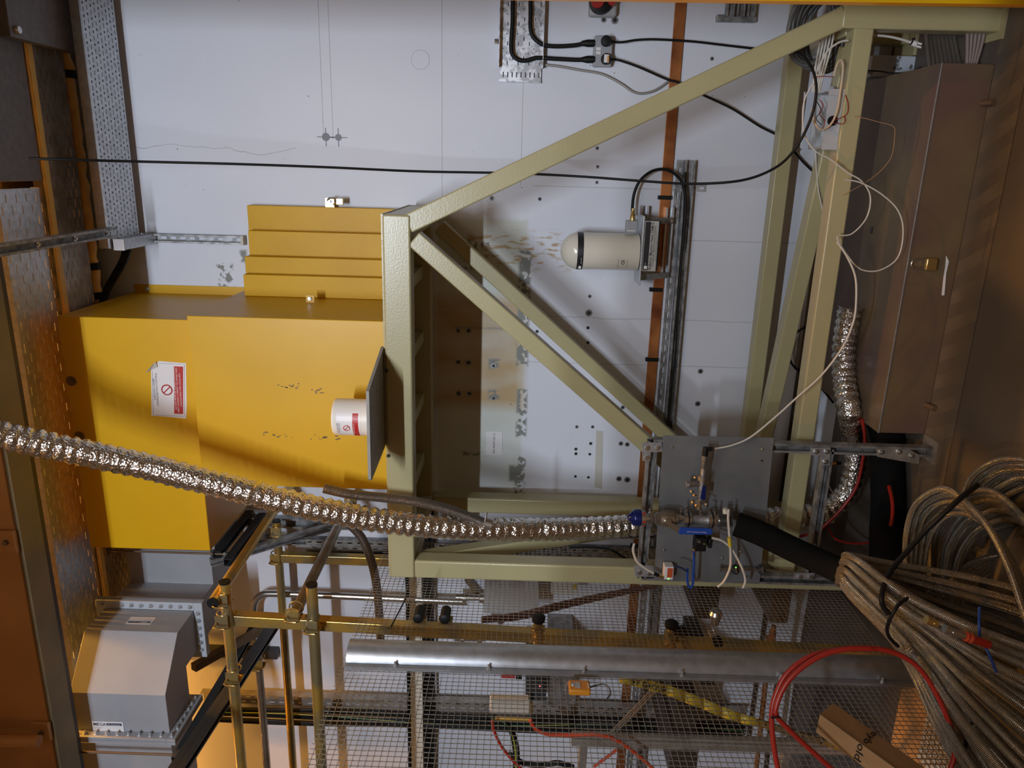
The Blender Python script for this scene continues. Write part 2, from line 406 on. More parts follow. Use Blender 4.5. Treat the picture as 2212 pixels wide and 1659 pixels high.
def floor_mat():
    m = mat('worn_floor', (.115, .096, .078), .5, 0, col2=(.075, .062, .052), nscale=2.2, ramp=(.35, .7), detail=8, bump=.2, bscale=30, spec=.35)
    return m
M['floor'] = floor_mat()
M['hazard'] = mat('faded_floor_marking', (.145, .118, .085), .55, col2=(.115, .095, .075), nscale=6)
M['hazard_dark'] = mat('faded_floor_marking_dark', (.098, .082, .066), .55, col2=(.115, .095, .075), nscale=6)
def struct(mb, name, m, **k):
    o = mb.build(name, m, **k); o['kind'] = 'structure'; return o
wall = struct(MB().box(-9, 5, YW, YW+.2, 0, 7), 'wall_back', M['wall'])
struct(MB().box(-9, 5, -6, YW+.2, -.2, 0), 'floor', M['floor'])
M['ceil'] = mat('ceiling_panels', (.52, .44, .32), .6, col2=(.45, .37, .25), nscale=1)
struct(MB().box(-9, 5, -6, YW+.2, 7.0, 7.2), 'ceiling', M['ceil'])
# small holes, plugs and anchors left in the wall (parts of the wall)
for (px, py, r) in ((1290, 320, .010), (1291, 360, .010), (1289, 394, .010), (1166, 430, .009), (1062, 428, .013), (1274, 640, .010), (1272, 676, .020), (1270, 708, .009), (1270, 740, .009),
                    (1160, 716, .009), (990, 714, .016), (1012, 714, .018), (990, 782, .016), (1012, 783, .019), (991, 850, .016), (1014, 850, .018), (1066, 790, .016), (1066, 860, .014),
                    (1513, 802, .015), (1507, 872, .016), (1246, 922, .010), (1280, 922, .010), (1244, 970, .009), (1244, 980, .009), (1276, 958, .009), (1274, 981, .008), (1243, 1029, .008),
                    (1271, 1031, .008), (1341, 958, .014), (1355, 960, .014), (1337, 1034, .016), (1355, 1036, .018), (1538, 127, .010), (1304, 43, .014), (1328, 44, .018), (1345, 880, .012), (1290, 795, .010)):
    p = PY(px, py, YW); a = MB(); a.m = 0
    a.lathe((p.x, YW-.0015, p.z), (0, 1, 0), [(0, r), (.003, r)], 12); a.m = 1
    a.lathe((p.x, YW-.003, p.z), (0, 1, 0), [(0, r*.55), (.003, r*.55)], 10)
    a.build('anchor_hole', [M['galv_dull'] if r > .0095 else M['dark_grey'], M['ink']], parent=wall)
for (px, py, r) in ((704, 296, .02), (731, 297, .017)):
    p = PY(px, py, YW); a = MB(); a.lathe((p.x, YW-.002, p.z), (0, 1, 0), [(0, r), (.003, r)], 14)
    a.box(p.x-.045, p.x+.045, YW-.0015, YW, p.z-.002, p.z+.002); a.box(p.x-.002, p.x+.002, YW-.0015, YW, p.z-.045, p.z+.045)
    a.build('drilled_hole', M['ink'], parent=wall)
p = PY(908, 129, YW); MB().tube([(p.x+.045*cos(t*pi/12), YW, p.z+.045*sin(t*pi/12)) for t in range(24)], .0012, 4, closed=True).build('ring_mark', mat('ring_stain', (.40, .40, .42), .6), parent=wall)
# strips of masking tape on the wall
for (c, nm) in ((((1288, 930), (1303, 932), (1300, 1057), (1284, 1052)), 'masking_tape'),):
    q = [PY(x, y, YW-.002) for x, y in c]
    tag(MB().prism([tuple(v) for v in q], (0, .0015, 0)).build(nm, M['tape']), 'strip of masking tape stuck on the white wall', 'tape')
c = [PY(x, y, YW-.003) for x, y in ((1050, 932), (1085, 932), (1085, 983), (1050, 983))]
t = thing('notice_plate', 'small white engraved notice plate on the stained wall', 'sign', c[0])
MB().prism([tuple(v) for v in c], (0, .0025, 0)).build('plate', M['paper'], t)
text('FED FROM C/A 14', (c[3].x+.012, YW-.0035, (c[0].z+c[1].z)/2-.006), (1, 0, 0), (0, 0, 1), .011, M['ink'], t, width=abs(c[0].x-c[3].x)-.024)

# faded hazard band painted on the floor along the trunking, and an edge line
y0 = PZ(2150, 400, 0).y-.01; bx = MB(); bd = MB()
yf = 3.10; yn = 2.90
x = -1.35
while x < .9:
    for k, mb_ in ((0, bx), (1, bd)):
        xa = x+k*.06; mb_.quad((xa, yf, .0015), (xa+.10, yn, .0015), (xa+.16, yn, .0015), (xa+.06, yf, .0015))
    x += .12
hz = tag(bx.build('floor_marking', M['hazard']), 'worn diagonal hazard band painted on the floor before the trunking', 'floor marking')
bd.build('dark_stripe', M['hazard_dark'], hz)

# ------------------------------------------------------------------ cream steel table frame
YF = 3.10; YB = 3.80; S1 = .10; S2 = .075
XR = -.20; XL = -1.86; ZT = 2.352
fr = thing('steel_table_frame', 'tall cream painted welded steel stand with long diagonal braces carrying yellow shielding', 'frame', (-.8, 3.4, 0))
def sbox(x0, x1, y0, y1, z0, z1, name, bev=.008): return MB().box(x0, x1, y0, y1, z0, z1).build(name, M['cream'], fr, smooth=35, bevel=bev)
RH = .115
sbox(XL, XR, YF, YF+.10, ZT-RH, ZT, 'top_rail'); sbox(XL, XR, YB, YB+.10, ZT-RH, ZT, 'top_rail')
sbox(XR-.10, XR-.002, YF+.10, YB, ZT-RH, ZT, 'end_rail'); sbox(XL+.002, XL+.10, YF+.10, YB, ZT-RH, ZT, 'end_rail')
for k in range(4):
    xc = XL+.33+k*.335
    MB().beam((xc, YF+.1, ZT-.045), (xc-.0, YB, ZT-.045), .06, .06).build('cross_rung', M['cream'], fr, smooth=35, bevel=.005)
MB().box(XL, XR, YF+.02, YB+.1, ZT, ZT+.008).build('table_top', M['cream'], fr)
sbox(XL, XL+.09, YF+.003, YF+.093, .0, ZT-RH, 'post'); sbox(XL, XL+.09, YB+.003, YB+.093, 0, ZT-RH, 'post')
MB().box(XL-.04, XL+.13, YF-.04, YF+.13, 0, .012).build('foot_plate', M['cream'], fr)
ZB = .515
XRB = PY(1850, 45, YF).x
# lower right leg (vertical), base rails, braces
lx = .615
MB().beam((lx-.04, YF+.045, 0), (lx-.04, YF+.045, .60), .085, .085, (0, 1, 0)).build('leg', M['cream'], fr, smooth=35, bevel=.006)
MB().box(lx-.11, lx+.04, YF-.02, YF+.12, 0, .012).build('foot_plate', M['cream'], fr)
MB().box(XL+.09, lx-.08, YF+.005, YF+.085, ZB-.04, ZB+.035).build('base_rail', M['cream'], fr, smooth=35, bevel=.006)
MB().box(XL+.09, .95, YB+.01, YB+.085, ZB-.03, ZB+.045).build('base_rail', M['cream'], fr, smooth=35, bevel=.006)
MB().beam((lx-.06, YF+.09, ZB), (lx-.06, YB+.01, ZB), .07, .07).build('base_link', M['cream'], fr, smooth=35, bevel=.005)
MB().beam((XL+.045, YF+.09, ZB), (XL+.045, YB+.01, ZB), .07, .07).build('base_link', M['cream'], fr, smooth=35, bevel=.005)
MB().beam((lx-.13, YF+.12, ZB-.005), (XL+.1, YB-.05, ZB-.005), .075, .07).build('base_diagonal', M['cream'], fr, smooth=35, bevel=.006)
def brace(a, b, y, w=.078, d=.075, name='brace'):
    A = PY(*a, y); B = PY(*b, y)
    MB().beam((A.x, y+d/2, A.z), (B.x, y+d/2, B.z), d, w).build(name, M['cream'], fr, smooth=35, bevel=.006)
def pr(a, b, y, w, d, name): brace(a, b, y, w, d, name)
# big outrigger brace: centre line from under the right rail end to the right leg
pr((880, 484), (1828, 34), YF+.006, .078, .074, 'outrigger_brace')
pr((893, 516), (1690, 1222), YF+.008, .073, .07, 'diagonal_brace')
pr((948, 490), (1560, 1052), YB+.008, .072, .07, 'diagonal_brace')
A = PX(905, 1212, XL+.05); 
MB().beam((XL+.05, YF+.10, 2.21), (XL+.05, YB, .58), .06, .07, (0, 1, 0)).build('side_brace', M['cream'], fr, smooth=35, bevel=.005)
# slotted adjustable foot at the rear right of the stand
p = PZ(1895, 100, 0)
MB().box(p.x-.10, p.x+.10, YB-.06, YB+.14, 0, .016).build('foot_plate', M['cream'], fr, bevel=.003)
MB().box(p.x-.045, p.x+.045, YB+.0, YB+.09, .016, .49).build('post', M['cream'], fr, smooth=35, bevel=.006)
MB().box(p.x-.035, p.x-.025, YB-.055, YB-.02, .016, .022).build('bolt_slot', M['ink'], fr)

# ------------------------------------------------------------------ yellow shielding
YU = 3.32; YL = 3.20
a = PY(403, 691, YU); b = PY(322, 1186, YU); zt = PY(124, 690, YU).z; zb = PY(405, 700, YU).z
ub = thing('shielding_box', 'upper yellow sheet metal shielding box with a peeling notice on its front', 'shielding box', ((a.x+b.x)/2, 3.6, zb))
ux0, ux1, uz0, uz1 = b.x, a.x, zb-.004, zt
MB().box(ux0, ux1, YU, YW-.002, uz0, uz1).build('body', M['yellow'], ub, smooth=30, bevel=.003)
p1 = PY(275, 642, YW)
MB().box(ux1, ux1+.045, YW-.008, YW-.001, uz0-.02, uz1-.02).build('wall_flange', M['yellow'], ub)
MB().lathe((ux1+.022, YW-.008, uz1-.09), (0, -1, 0), [(0, .012), (.008, .012), (.008, .007), (.016, .007)], 8).build('bolt', M['galv'], ub)
for (px, py) in ((154, 823), (172, 942)):
    p = PY(px, py, YU); MB().lathe((p.x, YU, p.z), (0, -1, 0), [(0, .024), (.003, .024), (.004, .013), (.012, .013)], 14).build('bolt', M['brown_old'], ub)
def warning_label(parent, C, y, lines_top, lines_bot, curl=True, hs=1.0):
    """C: four pixel corners (top-left of the upright label first, clockwise as read); y plane"""
    q = [PY(x, yy, y) for x, yy in C]; TL, TR, BR, BL = q
    r = (TR-TL); L_ = r.length; r.normalize(); u = (TL-BL); Hh = u.length; u.normalize()
    o = BL; off = V((0, -.0012, 0))
    def pt(a, b): return o + (TR-TL)*0 + (BR-BL)*a + (TL-BL)*b + off
    lab = MB(); e = .0012
    poly = [pt(0, 0), pt(.03, 1), pt(.84, 1.0), pt(1.0, .78), pt(.98, .0), pt(.2, -.02)] if curl else [pt(0, 0), pt(0, 1), pt(1, 1), pt(1, 0)]
    lab.prism([tuple(p_) for p_ in poly], (0, .0010, 0)); lb = lab.build('warning_label', M['paper'], parent)
    if curl:
        MB().quad(pt(.84, 1.0)+V((0, -.003, 0)), pt(.80, 1.12)+V((0, -.018, 0)), pt(1.0, .84)+V((0, -.012, 0)), pt(.9, .8)+V((0, -.003, 0))).build('peeling_corner', M['tape'], lb)
    R_ = MB(); R_.prism([tuple(pt(.08, .08)+V((0, -.0008, 0))), tuple(pt(.08, .34)+V((0, -.0008, 0))), tuple(pt(.92, .34)+V((0, -.0008, 0))), tuple(pt(.92, .08)+V((0, -.0008, 0)))], (0, .0006, 0)); R_.build('red_panel', M['red'], lb)
    c = pt(.5, .55)+V((0, -.001, 0)); rad = Hh*.145
    MB().tube([c+r*rad*cos(t*pi/16)+u*rad*sin(t*pi/16) for t in range(32)], rad*.13, 6, closed=True).build('prohibition_ring', M['red'], lb)
    d = (r*1-u*1).normalized(); MB().tube([c-d*rad, c+d*rad], rad*.11, 6).build('prohibition_bar', M['red'], lb)
    bl = MB()
    for (a0, b0, a1, b1) in ((.04, .04, .96, .04), (.04, .96, .82, .96), (.04, .04, .04, .96), (.96, .04, .96, .78)):
        P0 = pt(a0, b0)+V((0, -.0006, 0)); P1 = pt(a1, b1)+V((0, -.0006, 0)); bl.tube([P0, P1], .0006, 4)
    bl.build('border', M['navy'], lb)
    n = len(lines_top)
    for i, (s_, wd) in enumerate(lines_top):
        text(s_, pt(.5-wd/2, .87-.085*i)+V((0, -.0008, 0)), r, u, Hh*.052, M['ink'], lb, width=wd*L_)
    for i, (s_, wd) in enumerate(lines_bot):
        text(s_, pt(.5-wd/2, .255-.075*i)+V((0, -.0024, 0)), r, u, Hh*.045, M['white_ink'], lb, width=wd*L_)
    return lb
TOPL = [('SHIELDING UNDER', .38), ('CONFIGURATION CONTROL', .58)]
BOTL = [('DO NOT MOVE OR CHANGE WITHOUT', .70), ('FIRST RAISING A PERMIT TO WORK AND', .78), ('CONTACTING THE LOCAL RPS', .58)]
warning_label(ub, ((328, 901), (319, 778), (402, 782), (402, 904)), YU, TOPL, BOTL)

c0 = PY(403, 682, YL); c1 = PY(835, 1058, YL); lz1 = c0.z
lb = thing('shielding_box', 'lower wider yellow shielding box standing on the cream stand', 'shielding box', ((c0.x+c1.x)/2, 3.5, ZT+.008))
MB().box(c1.x, c0.x, YL, YW-.002, ZT+.008, lz1).build('body', M['yellow'], lb, smooth=30, bevel=.003)
lx1 = c0.x
p = PY(664, 655, 3.55)
MB().box(lx1, lx1+.035, 3.60, 3.606, p.z-.02, p.z+.02).build('lifting_lug', M['yellow'], lb)
MB().lathe((lx1+.02, 3.60, p.z), (0, -1, 0), [(0, .009), (.012, .009), (.012, .005), (.02, .005)], 8).build('bolt', M['galv'], lb)
sc = MB()
for (px, py, n_, s_) in ((625, 835, 14, .05), (690, 845, 8, .03), (600, 940, 10, .08), (690, 945, 9, .04), (733, 947, 3, .01)):
    p = PY(px, py, YL)
    for k in range(n_):
        xx = p.x+random.uniform(-.012, .012); zz = p.z+random.uniform(-s_, s_); sc.box(xx, xx+random.uniform(.002, .006), YL-.0006, YL, zz, zz+random.uniform(.003, .016))
sc.build('scratch_marks', M['brown_old'], lb)
# nested plates beside the lower box, stepping back to the wall
steps = [(447, 3.93, 535), (502, 3.86, 537), (558, 3.79, 530), (597, 3.73, 527)]
lab = ['tallest stacked yellow shielding plate lying against the wall', 'yellow shielding plate second from the wall', 'yellow shielding plate third from the wall', 'yellow shielding plate nearest the big lower box']
prev = YW-.002
for i, (py, yf_, pxl) in enumerate(steps):
    xr = PY(675, py, yf_).x; z1 = PY(pxl, py+20, yf_).z
    o = MB().box(lx1+.001, xr, yf_, prev-.001, ZT+.009, z1).build('shielding_plate', M['yellow_gloss'], smooth=30, bevel=.002)
    tag(o, lab[i], 'shielding plate', 'yellow plates stepped beside the lower box'); prev = yf_
xr = PY(675, 447, 3.93).x; p = PY(720, 440, 3.93)
t = thing('padlock', 'small padlock hanging on the eyelet above the yellow plates', 'padlock', (xr+.03, 3.93, p.z))
a = MB(); a.box(xr, xr+.045, 3.945, 3.951, p.z+.0, p.z+.045); a.build('eyelet', M['brass'], t)
MB().tube(cr([(xr+.03, 3.93, p.z+.03), (xr+.045, 3.92, p.z+.02), (xr+.045, 3.92, p.z-.01), (xr+.03, 3.92, p.z-.02), (xr+.015, 3.93, p.z+.0)], 5), .004, 6).build('shackle', M['steel'], t)
MB().box(xr+.014, xr+.048, 3.91, 3.93, p.z-.055, p.z-.018).build('body', M['brass'], t, bevel=.003)
MB().lathe((xr+.028, 3.945, p.z+.022), (0, -1, 0), [(0, .016), (.004, .016), (.004, .009), (.02, .009)], 10).build('bolt', M['steel'], t)

# shelf board bolted on the front rail, drum on it
zs = ZT+.0085
s0 = PZ(797, 845, zs); s1 = PZ(802, 1034, zs)
t = thing('shelf_board', 'grey thin board fixed flat on top of the front rail', 'shelf', (s0.x, 3.0, zs))
MB().prism([(s0.x, s0.y, zs), (s0.x+.10, 3.125, zs), (s1.x+.02, 3.125, zs), (s1.x-.012, s1.y+.01, zs), (s1.x, s1.y-.005, zs)], (0, 0, .012)).build('board', M['shelf_grey'], t)
sm = MB()
for k in range(9):
    u_ = k/8; xx = s0.x+(s1.x-s0.x)*u_; sm.lathe((xx, s0.y+.07+.08*(k % 2), zs-.001), (0, 0, 1), [(0, .0035), (.002, .0035)], 8)
sm.build('drill_hole', M['ink'], t)
for px, py in ((829, 800), (833, 984)):
    p = PY(px, py, YF-.001); MB().lathe((p.x, YF, p.z-.012), (0, -1, 0), [(0, .008), (.008, .008), (.012, .005)], 8).build('bolt', M['dark_grey'], t)
p = PY(722, 901, 2.98); dr = .077
t = thing('plastic_drum', 'white plastic drum with a red and white notice on the shelf board', 'drum', (p.x, 2.99, zs+.012))
MB().lathe((p.x, 2.99, zs+.012), (0, 0, 1), [(0, dr), (p.z-zs-.022, dr), (p.z-zs-.014, dr-.003), (p.z-zs-.012, dr-.010)], 40).build('body', M['drum'], t, smooth=40)
# the curved notice round the drum
def cyl_patch(cx, cy, R, a0, a1, z0, z1, n=14):
    mb = MB()
    for i in range(n):
        aa = a0+(a1-a0)*i/n; ab = a0+(a1-a0)*(i+1)/n
        mb.quad((cx+R*sin(aa), cy-R*cos(aa), z0), (cx+R*sin(ab), cy-R*cos(ab), z0), (cx+R*sin(ab), cy-R*cos(ab), z1), (cx+R*sin(aa), cy-R*cos(aa), z1))
    return mb
zc = p.z; ztop = PY(727, 900, 2.92).z; zbo = PY(778, 900, 2.92).z
lw = cyl_patch(p.x, 2.99, dr+.001, -1.25, .62, zbo, ztop).build('warning_label', M['paper'], t, smooth=60)
cyl_patch(p.x, 2.99, dr+.0018, -1.15, .52, zbo+.008, zbo+.032).build('red_panel', M['red'], lw, smooth=60)
am = -.31; cc = V((p.x+(dr+.0025)*sin(am), 2.99-(dr+.0025)*cos(am), (zbo+ztop)/2+.008)); rr = V((cos(am), sin(am), 0))
MB().tube([cc+rr*.013*cos(k*pi/10)+V((0, 0, .013))*sin(k*pi/10) for k in range(20)], .0014, 5, closed=True).build('prohibition_ring', M['red'], lw)
MB().tube([cc-(rr-V((0, 0, 1)))*.009, cc+(rr-V((0, 0, 1)))*.009], .0013, 5).build('prohibition_bar', M['red'], lw)
for i in range(3):
    text(('CONFIGURATION CONTROL', 'SHIELDING UNDER', 'DO NOT MOVE')[i] if i < 2 else 'DO NOT MOVE OR CHANGE', cc+V((0, -.003, (.028, .036, -.034)[i]))-rr*.026, rr, (0, 0, 1), .0045, M['ink'] if i < 2 else M['white_ink'], lw, width=.052)

# ------------------------------------------------------------------ floor trunking
t = thing('floor_trunking', 'long low rust brown sheet metal trunking box on the floor', 'trunking', (-.3, 3.4, 0))
FX0, FX1, FY0, FY1, FZ = -1.075, .42, 3.105, 3.80, .20
MB().box(FX0, FX1, FY0, FY1, 0, FZ).build('body', M['brown_old'], t, smooth=30, bevel=.002)
MB().prism([(FX0, FY0-.002, FZ), (FX1, FY0-.002, FZ), (FX1, FY1, FZ), (FX0+.06, FY1, FZ), (FX0, FY0+.22, FZ)], (0, 0, .004)).build('lid', M['brown_old'], t)
MB().beam((FX0, FY0-.003, FZ+.003), (FX1, FY0-.003, FZ+.003), .003, .004).build('lid_edge', M['galv'], t)
for px, py in ((2145, 223), (2020, 874)):
    p = PZ(px-20, py, 0.02); MB().cyl((p.x, FY0-.001, .022), (p.x, FY0-.06, .012), .012, 12).build('stub_pin', M['brown_old'], t, smooth=40)
MB().box(-.25, -.22, FY0+.35, FY0+.37, FZ+.003, FZ+.006).build('slot', M['ink'], t)
p = PY(2035, 600, FY0-.004); q = [PY(x, y, FY0-.003) for x, y in ((2044, 552), (2050, 565), (2044, 590), (2040, 638), (2034, 638), (2038, 600), (2042, 575))]
MB().prism([tuple(v) for v in q], (0, .001, 0)).build('tape_scrap', M['paper'], t)
p = PY(1985, 570, FY0-.02)
t = thing('padlock', 'brass padlock hanging from the edge of the floor trunking', 'padlock', p)
a = PY(1970, 570, FY0-.015); b_ = PY(2005, 571, FY0-.02); R_ = .017
MB().tube(cr([(b_.x+R_, b_.y, b_.z+.0), (a.x+R_, a.y, a.z-.016), (a.x+R_*.7, a.y, a.z-.002), (a.x, a.y, a.z+.002), (a.x-R_*.7, a.y, a.z-.002), (a.x-R_, a.y, a.z-.016), (b_.x-R_, b_.y, b_.z)], 5), .004, 8).build('shackle', M['steel'], t, smooth=60)
e_ = PY(2023, 572, FY0-.02)
MB().box(b_.x-.026, b_.x+.026, b_.y-.010, b_.y+.010, e_.z, b_.z+.012).build('body', M['brass'], t, smooth=30, bevel=.005)
# boxes added unseen behind the viewer; they shade the lower left of the wall and the floor
for nm, bx_, lab in (('light_blocker', (-.92, -.54, -.9, -.4, 0, 3.02), 'tall narrow grey light blocker added behind the viewer'), ('light_blocker', (-.53, 1.6, -1.1, -.6, 0, 2.62), 'lower wide grey light blocker added behind the viewer'), ('light_blocker', (-3.4, -.93, -1.1, -.6, 0, 2.45), 'lowest grey light blocker added far left behind the viewer')):
    o = MB().box(*bx_).build(nm, M['grey_paint'], bevel=.01); tag(o, lab, 'light blocker')
o = MB().box(-7, 4, .6, .75, 3.762, 4.9).build('occluder', M['brown_old'], bevel=.004); tag(o, 'deep unseen added crossbeam overhead between the viewer and the rusty beam', 'beam')  # added out of view to cut the white lamp light off above
# ------------------------------------------------------------------ channel sections
def strut(mb, p, q, face, w=.041, d=.041, th=.0035, slots=False):
    """C-section channel from p to q; `face` = direction its open side looks"""
    p = V(p); q = V(q); a = q-p; L_ = a.length; a.normalize(); n = V(face); n = (n-a*n.dot(a)).normalized(); b = n.cross(a)
    mb.obox(p, a, b, n, (0, L_), (-w/2, -w/2+th), (-d/2, d/2))
    mb.obox(p, a, b, n, (0, L_), (w/2-th, w/2), (-d/2, d/2))
    if slots: mb.sheet(p-b*(w/2)-n*(d/2), a, b, L_, w, .05, 1, .028, .013)
    else: mb.obox(p, a, b, n, (0, L_), (-w/2+th, w/2-th), (-d/2, -d/2+th))
    mb.obox(p, a, b, n, (0, L_), (-w/2+th, -w/2+.010), (d/2-th, d/2))
    mb.obox(p, a, b, n, (0, L_), (w/2-.010, w/2-th), (d/2-th, d/2))
    return mb

# ------------------------------------------------------------------ overhead trays
def tray(label, ya, yb, z, xa, xb, rows, pitch, sl, sw, m, alt=None, lip=.05, stag=.5, lipm=None, name='cable_tray'):
    t = thing(name, label, 'cable tray', (xa, (ya+yb)/2, z), 'perforated cable trays overhead')
    MB().sheet((xa, ya, z), (1, 0, 0), (0, 1, 0), xb-xa, yb-ya, pitch, rows, sl, sw, stag, alt).build('perforated_base', m, t, solid=.0015)
    MB().box(xa, xb, ya-.002, ya, z-.0015, z+lip).build('side_flange', lipm or m, t)
    MB().box(xa, xb, yb, yb+.002, z-.0015, z+lip).build('side_flange', lipm or m, t)
    return t
# tray 1, against the wall
xe = PZ(225, 540, 3.77).x
tray('bright galvanised perforated tray running just off the white wall', 3.64, 3.93, 3.775, xe, 2.4, 9, .0275, .020, .0052, M['galv'], alt=(.0105, .0095), lipm=M['galv'])
# tray 2
tray('dull slotted tray between the orange tinted angle and the lagged pipe', 3.49, 3.75, 3.95, -2.6, 1.42, 12, .095, .036, .0048, M['galv_old'], name='cable_tray')
# tray 3, nearer
xg = PZ(30, 397, 3.95).x
tray('wide slotted tray glowing with orange light nearest the steel beam', 3.15, 3.45, 3.95, -4.4, xg-.02, 9, .098, .037, .0052, M['galv'])
# closed duct panels right of it
o = MB().box(xg+.01, 1.05, 3.13, 3.44, 3.935, 4.06).build('overhead_panel', M['duct_grey'], bevel=.003); tag(o, 'plain dark grey sheet metal duct in line with the orange slotted tray', 'duct')
pa = PZ(130, 85, 3.9)
o = MB().box(pa.x-.05, 2.4, 3.25, 3.79, 3.86, 3.915).build('overhead_panel', M['duct_grey'], bevel=.003); tag(o, 'dark grey sheet duct crossing above the top end of the trays', 'duct')
p = PZ(14, 64, 3.9); 
MB().lathe((p.x, p.y, 3.90), (0, 0, -1), [(0, .03), (.012, .03), (.014, .018), (.05, .018), (.055, .014)], 14).build('hanging_stud', M['steel'], o, smooth=40)
# angle between tray 2 and 3, orange lamp glow put into its colour
t = thing('angle_rail', 'long steel angle rail coloured with orange lamp glow between two overhead trays', 'rail', (0, 3.47, 3.93))
AG = mat('angle_sodium_tint', (.85, .55, .12), .5, col2=(.75, .45, .10), nscale=6)
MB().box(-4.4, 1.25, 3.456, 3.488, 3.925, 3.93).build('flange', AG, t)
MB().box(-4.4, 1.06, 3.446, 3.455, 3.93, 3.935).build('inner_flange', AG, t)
MB().box(-4.4, 1.06, 3.459, 3.461, 3.93, 3.99).build('web', M['dark_brown'], t)
# ladder rack showing in the gap
t = thing('ladder_rack', 'orange lit ladder rack showing through the gap beside the slotted tray', 'cable ladder', (-2, 3.44, 4.25))
for yy in (3.42, 3.485): MB().box(-4.4, 1.0, yy, yy+.008, 4.2, 4.27).build('side_rail', M['zinc'], t)
for k in range(56): MB().box(-4.35+k*.095, -4.32+k*.095, 3.428, 3.485, 4.21, 4.235).build('rung', M['zinc'], t)
# closed box added above the dull tray to keep lamp light out of its slots
o = MB().box(-2.6, 2.4, 3.50, YW-.002, 4.16, 4.30).build('overhead_panel', M['dark_brown']); tag(o, 'long closed dark box added right above the dull slotted tray to block light', 'duct')
# lagged pipe with black clamps between tray 2 and tray 1
t = thing('lagged_pipe', 'foil lagged pipe coloured with orange lamp glow between the dull and the bright tray', 'pipe', PZ(180, 405, 4.0))
A = PZ(153, 182, 3.97); B = PZ(196, 500, 3.97); ly = (A.y+B.y)/2
pts = [(-1.9+.05*k, ly+.004*sin(k*1.7), 3.985+.005*sin(k*2.3)) for k in range(66)]
MB().tube(pts, [.034+.0025*sin(k*2.9) for k in range(66)], 12).build('lagging', mat('foil_lagging_sodium_tint', (.95, .52, .12), .5, .1, col2=(.75, .38, .08), nscale=12, bump=.6, bscale=40), t, smooth=60)  # orange sodium glow is put into the foil's own colour
for px, py in ((152, 95), (162, 165), (202, 572), (190, 640)):
    p = PZ(px, py, 4.0); MB().lathe((p.x-.018, ly, 3.985), (1, 0, 0), [(0, .042), (.036, .042)], 16).build('clamp', M['black'], t, smooth=40)
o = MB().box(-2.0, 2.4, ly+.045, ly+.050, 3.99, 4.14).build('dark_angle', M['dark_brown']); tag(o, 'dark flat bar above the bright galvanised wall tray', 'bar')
# cantilever channel under the trays and its bracket
a = PZ(-20, 552, 3.73); b_ = PZ(212, 507, 3.73)
t = thing('cantilever_channel', 'dark slotted channel arm slung under the overhead trays', 'channel', b_)
strut(MB(), (b_.x, 2.55, 3.74), (b_.x, 3.62, 3.74), (0, 0, -1), .045, .04).build('arm', M['galv_dull'], t)
for k in range(4):
    MB().lathe((b_.x, 2.75+.26*k, 3.725), (0, 0, -1), [(0, .012), (.004, .012), (.004, .006), (.012, .006)], 6).build('bolt', M['steel'], t)
t = thing('tray_bracket', 'short galvanised bracket with a white end cap under the wall tray', 'bracket', (xe, 3.8, 3.74))
p = PZ(262, 527, 3.73)
MB().box(p.x-.03, p.x+.022, 3.66, YW-.004, 3.715, 3.765).build('arm', M['galv'], t, bevel=.003)
MB().box(p.x-.031, p.x+.023, 3.655, 3.66, 3.714, 3.766).build('end_cap', M['paper'], t)
a = PY(314, 513, YW-.02); b_ = PY(524, 517, YW-.02)
t = thing('wall_channel', 'short upright slotted channel fixed on the white wall above the yellow plates', 'channel', (a.x, YW, b_.z))
strut(MB(), (a.x, YW-.022, b_.z), (a.x, YW-.022, a.z), (0, -1, 0), .045, .04, slots=True).build('channel', M['galv_dull'], t)
MB().box(a.x-.024, a.x+.024, YW-.046, YW-.002, b_.z-.012, b_.z+.002).build('end_cap', M['tape'], t)
MB().box(a.x-.026, a.x+.026, YW-.052, YW-.043, a.z-.04, a.z+.04).build('clamp_plate', M['galv'], t)
MB().lathe((a.x, YW-.052, a.z), (0, -1, 0), [(0, .012), (.006, .012)], 12).build('bolt', M['steel'], t)
# black cables curling down from the wall tray
for i, d in enumerate((0, .014, .03, .045)):
    pts = [PY(268+d*280, 538, 3.86), PY(262+d*260, 560, 3.85), PY(246+d*260, 590, 3.83), PY(226+d*240, 625, 3.80), PY(216+d*200, 660, 3.76), PY(200+d*150, 700, 3.72)]
    o = MB().tube(cr(pts, 6), .009, 6).build('black_cable', M['black'], smooth=60)
    tag(o, ('first', 'second', 'third', 'last')[i]+' black cable from the ceiling side among four curling off the wall tray end', 'cable', 'black cables at the tray end')
# steel beam, left edge of the picture
t = thing('steel_beam', 'heavy brown steel beam running along under the ceiling at the frame edge', 'beam', (-3, 2.85, 3.77))
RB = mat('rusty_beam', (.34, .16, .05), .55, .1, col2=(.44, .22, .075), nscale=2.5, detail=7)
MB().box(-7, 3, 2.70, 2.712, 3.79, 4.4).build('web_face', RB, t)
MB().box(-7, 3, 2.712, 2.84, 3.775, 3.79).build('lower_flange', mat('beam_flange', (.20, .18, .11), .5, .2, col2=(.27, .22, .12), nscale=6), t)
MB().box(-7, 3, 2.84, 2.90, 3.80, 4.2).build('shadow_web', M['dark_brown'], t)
p = PY(18, 1168, 2.70); q = PY(93, 1578, 2.70)
MB().box(p.x-.05, p.x+.05, 2.685, 2.70, p.z-.04, p.z+.10).build('gusset_plate', RB, t, bevel=.004)
MB().box(q.x-.04, q.x+.05, 2.685, 2.70, q.z-.04, q.z+.04).build('gusset_plate', RB, t, bevel=.004)
for (pp, dz) in ((p, 0), (p, .05), (q, 0)): MB().lathe((pp.x, 2.685, pp.z+dz), (0, -1, 0), [(0, .012), (.012, .010)], 10).build('bolt', M['brown_old'], t)
p = PY(40, 1600, 2.62)
